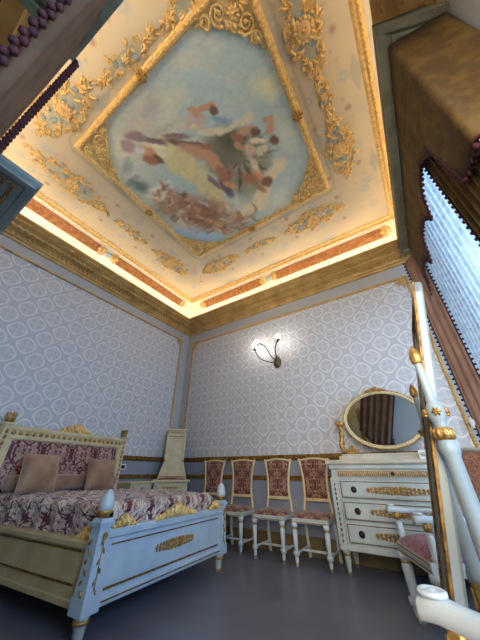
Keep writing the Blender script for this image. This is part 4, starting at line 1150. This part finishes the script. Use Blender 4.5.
# ------------------------------------------------------------------ armchairs
def armchair(label):
    c = thing('armchair', label, 'armchair', group='white and gilt armchairs')
    m = MB(); m.add([(x,y,z) for z in (.37,.435) for x, y in ((-.29,-.29),(.29,-.29),(.25,.26),(-.25,.26))], [(3,2,1,0),(4,5,6,7),(0,1,5,4),(1,2,6,5),(2,3,7,6),(3,0,4,7)])
    fr = m.build('seat_frame', M['bluewhite'], c)
    m = MB(); m.box(-.27, .27, -.293, -.289, .385, .392); m.box(-.27,.27,-.293,-.289,.42,.426); m.build('gilt_line', M['gold_dark'], fr)
    m = MB()
    def f(u, v):
        a = u*2-1; b = v*2-1; k = (max(0,1-a**4)**.5)*(max(0,1-b**4)**.5); return (a*(.285-.04*v), -.285+.53*v, .436+.075*k)
    m.grid(f, 18, 18); m.add([(-.28,-.28,.434),(.28,-.28,.434),(.24,.25,.434),(-.24,.25,.434)], [(0,1,2,3)]); m.build('seat', M['seatrose'], c)
    for x, y in ((-.262,-.262),(.262,-.262)):
        m = MB(); turned_leg(m, x, y, .375, .038, seg=16); m.build('leg', [M['white_frame'], M['gold']], c)
    for s in (-1,1):
        m = MB(); x = s*.235; m.tube(arm([(x,.30,0),(x,.255,.2),(x,.24,.38)]), .024, 8); m.build('leg', M['white_frame'], c)
        m = MB(); m.tube(arm([(x,.24,.38),(x*1.02,.245,.6),(x*1.08,.27,.85),(x*1.12,.29,1.04)]), .024, 8); m.ell((x*1.12,.29,1.045),(.028,.026,.03),8,5); m.build('stile', M['bluewhite'], c)
        # arm support (gilt vase) and arm with scrolled hand rest
        X = s*.268
        m = MB(); m.lathe([(.026,.435),(.030,.45),(.022,.46),(.024,.50),(.022,.55),(.018,.565)], 14, (X,-.24,0)); m.k = 1; m.lathe([(.018,.575),(.024,.585),(.026,.60),(.023,.618),(.018,.628)], 14, (X,-.24,0)); 
        for i in range(8):
            a = 2*PI*i/8; m.ell((X+.022*math.cos(a), -.24+.022*math.sin(a), .60), (.007,.007,.018), 5, 4)
        m.build('arm_support', [M['white_frame'], M['gold']], c)
        m = MB(); y0 = -.30
        prof_ = [(-.31,.655,.022),(-.30,.665,.028),(-.27,.668,.028),(-.22,.662,.022),(-.12,.655,.021),(.02,.66,.024),(.15,.672,.024),(.26,.685,.022)]
        n = len(prof_); vs = []; 
        for (yy, zt, w) in prof_:
            hgt = .045 if yy < -.2 else .036
            for i in range(10):
                a = 2*PI*i/10; ca, sa = math.cos(a), math.sin(a)
                vs.append((X*(1-.12*max(0,(yy+.1))/.36)+w*(abs(ca)**.6)*(1 if ca > 0 else -1), yy, zt-hgt*.5+hgt*.5*(abs(sa)**.6)*(1 if sa > 0 else -1)))
        fs_ = [(k*10+i, k*10+(i+1)%10, (k+1)*10+(i+1)%10, (k+1)*10+i) for k in range(n-1) for i in range(10)]
        fs_ += [tuple(range(9,-1,-1)), tuple(range((n-1)*10, n*10))]
        m.add(vs, fs_, True)
        m.push(Tr(X,-.275,.672)); m.lathe([(.030,-.006),(.030,.002),(.024,.005),(.020,.002),(.012,.001),(.008,.005),(0,.006)], 16); m.pop()
        m.build('arm_rest', M['white_frame'], c)
    m = MB()
    for sg in (-1,1):
        def f(u, v):
            z = .50+.53*v+.02*math.sin(PI*u)*v; a = u*2-1; k = (max(0,1-a**4)**.5)*(max(0,1-(v*2-1)**4)**.5)
            return (a*(.225+.02*v), .243+max(0,z-.5)*.085+sg*.032*k, z)
        m.grid(f, 14, 14)
    m.build('back_panel', M['rosecloth'], c)
    m = MB(); m.tube(arm([(-.262,.29,1.035),(-.12,.292,1.055),(0,.292,1.062),(.12,.292,1.055),(.262,.29,1.035)]), .018, 8); m.build('back_rail', M['bluewhite'], c)
    m = MB(); m.box(-.235,.235,.225,.26,.47,.505,.008); m.build('lower_rail', M['bluewhite'], c)
    return c
ac = armchair('white armchair with pink seat and red damask back between chest and standing mirror')
ac.location = (-.05,2.755,0); ac.rotation_euler = (0,0,rad(-65.7))
dup(ac, (.045,.550,0), rad(-115.5), 'white armchair whose scrolled arm pokes in at the bottom right corner')

# ------------------------------------------------------------------ corner kneeler and bedside table
kn = thing('prayer_kneeler', 'ivory kneeler with a tall tapering back standing in the room corner', 'kneeler', (-3.83,3.63,0), rad(45))
# local -y faces the viewer
m = MB(); m.box(-.27, .27, -.15, .14, .60, .75, .008); m.box(-.31, .31, -.19, .15, .75, .785, .01); m.build('cabinet', M['cream_yellow'], kn); m = MB(); m.box(-.26,.26,-.14,.13,.14,.18,.006); m.build('lower_shelf', M['cream_yellow'], kn)
m = MB(); m.box(-.23, .23, -.158, -.149, .63, .72, .004); d = m.build('drawer', M['cream_yellow'], kn)
m = MB(); m.push(frame((0,-.159,.675),(1,0,0),(0,0,1))); vine(m, .26, .05, .004, .008, 3); m.pop(); m.build('gilt_applique', M['gold'], d)
for x in (-.235,.235):
    for y in (-.12,.11):
        m = MB(); m.lathe([(.024,.61),(.024,.56),(.018,.55),(.022,.5),(.014,.1),(.02,.08),(.012,0)], 12, (x,y,0)); m.build('leg', M['cream_yellow'], kn)
m = MB(); m.grid(lambda u, v: ((u*2-1)*.24, -.17+.15*v, .784+.035*(math.sin(PI*u)**.4)*(math.sin(PI*v)**.5)), 18, 8); m.build('cushion', M['chaircloth'], kn)
m = MB()
def kp(z0, z1, w0, w1, y0, y1): m.add([(x,y,z) for z, w in ((z0,w0),(z1,w1)) for x, y in ((-w,y0),(w,y0),(w,y1),(-w,y1))], [(3,2,1,0),(4,5,6,7),(0,1,5,4),(1,2,6,5),(2,3,7,6),(3,0,4,7)])
kp(.785,.95,.25,.20,-.0,.12); kp(.95,1.06,.20,.165,.0,.12); kp(1.06,1.46,.155,.14,.03,.11); m.box(-.175,.175,.0,.13,1.46,1.50,.006); m.box(-.155,.155,.02,.12,1.50,1.56,.006); m.box(-.18,.18,-.01,.13,1.56,1.59,.008)
for s in (-1,1): kp(1.06,1.46,.012,.012,.01,.05) if False else m.box(s*.15-.02, s*.15+.02, .01, .06, 1.0, 1.46, .006)
bk = m.build('backrest', M['cream_yellow'], kn)
for s in (-1,1):
    m = MB(); m.ell((s*.15,.008,1.06), (.026,.008,.028), 8, 4); m.build('gilt_collar', M['gold'], bk)
m = MB(); m.push(frame((0,.018,1.53),(1,0,0),(0,0,1))); vine(m, .24, .04, .004, .01, 3); m.pop(); m.build('gilt_applique', M['gold'], bk)
m = MB()
for i in range(14): m.ell((-.20+i*.031, -.006, .83), (.0165,.006,.012), 6, 4)
m.build('gilt_beading', M['gold'], bk)

bt = thing('bedside_table', 'small ivory bedside table with one drawer beside the headboard', 'bedside table', (XL+.21,3.06,0), rad(90))
# local -y faces +x world
m = MB(); m.box(-.20, .20, -.15, .17, .62, .74, .006); m.box(-.225,.225,-.175,.18,.74,.765,.008); m.build('body', M['cream_yellow'], bt)
m = MB(); m.box(-.165,.165,-.160,-.149,.645,.72,.004); d = m.build('drawer', M['cream'], bt)
m = MB(); m.push(Tr(0,-.16,.682) @ Matrix.Rotation(PI/2,4,'X')); m.lathe([(.014,0),(.008,.01),(.014,.018),(0,.024)], 12); m.pop(); m.build('knob', M['gold'], d)
for x in (-.175,.175):
    for y in (-.125,.145):
        m = MB(); m.lathe([(.020,.625),(.020,.58),(.014,.57),(.018,.52),(.011,.08),(.016,.06),(.01,0)], 12, (x,y,0)); m.build('leg', M['cream_yellow'], bt)
sw_ = thing('wall_switch', 'small dark wall switch in a white plate beside the headboard', 'switch', (XL+.004,2.90,.965))
m = MB(); m.box(0, .01, -.06, .06, -.04, .04, .003); m.build('plate', M['white'], sw_)
m = MB(); m.box(.008, .016, -.04, .04, -.024, .024, .002); m.build('rocker', M['black'], sw_)

# ------------------------------------------------------------------ light, world, camera
def area(name, loc, rot, sx, sy, power, color):
    l = bpy.data.lights.new(name, 'AREA'); l.shape = 'RECTANGLE'; l.size = sx; l.size_y = sy; l.energy = power; l.color = color
    o = bpy.data.objects.new(name, l); COL.objects.link(o); o.location = loc; o.rotation_euler = rot; return o
area('daylight_right_window', (XR+.6,(WY0+WY1)/2,(WZ0+WZ1)/2), (0,rad(90),0), WZ1-WZ0+.4, WY1-WY0+.4, 2.5, (.45,.66,1.0))
area('daylight_added_window', (XR+1.9,-.1,2.0), (0,rad(90),0), 3.6, 2.6, 430, (.38,.64,1.0))  # added blue light for the footboard, shining through the added window
area('daylight_near_window', ((NX0+NX1)/2,YN-2.0,2.0), (rad(90),0,0), 2.6, 3.4, 850, (1.0,.93,.82))
w = bpy.data.worlds.new('world'); bpy.context.scene.world = w; w.use_nodes = True
w.node_tree.nodes['Background'].inputs[0].default_value = (.55,.75,1,1); w.node_tree.nodes['Background'].inputs[1].default_value = .5
cam = bpy.data.cameras.new('camera'); co = bpy.data.objects.new('camera', cam); COL.objects.link(co)
cam.sensor_fit = 'VERTICAL'; cam.sensor_height = 24; cam.lens = 24*CF/640; cam.clip_start = .02
mw = Matrix.Identity(4)
for i in range(3): mw[i][0] = r2[i]; mw[i][1] = u2[i]; mw[i][2] = -fw[i]
mw[2][3] = CH; co.matrix_world = mw
S = bpy.context.scene; S.camera = co
S.view_settings.view_transform = 'Standard'; S.view_settings.look = 'None'; S.view_settings.gamma = 1; S.view_settings.use_curve_mapping = False
S.view_settings.exposure = 0.56
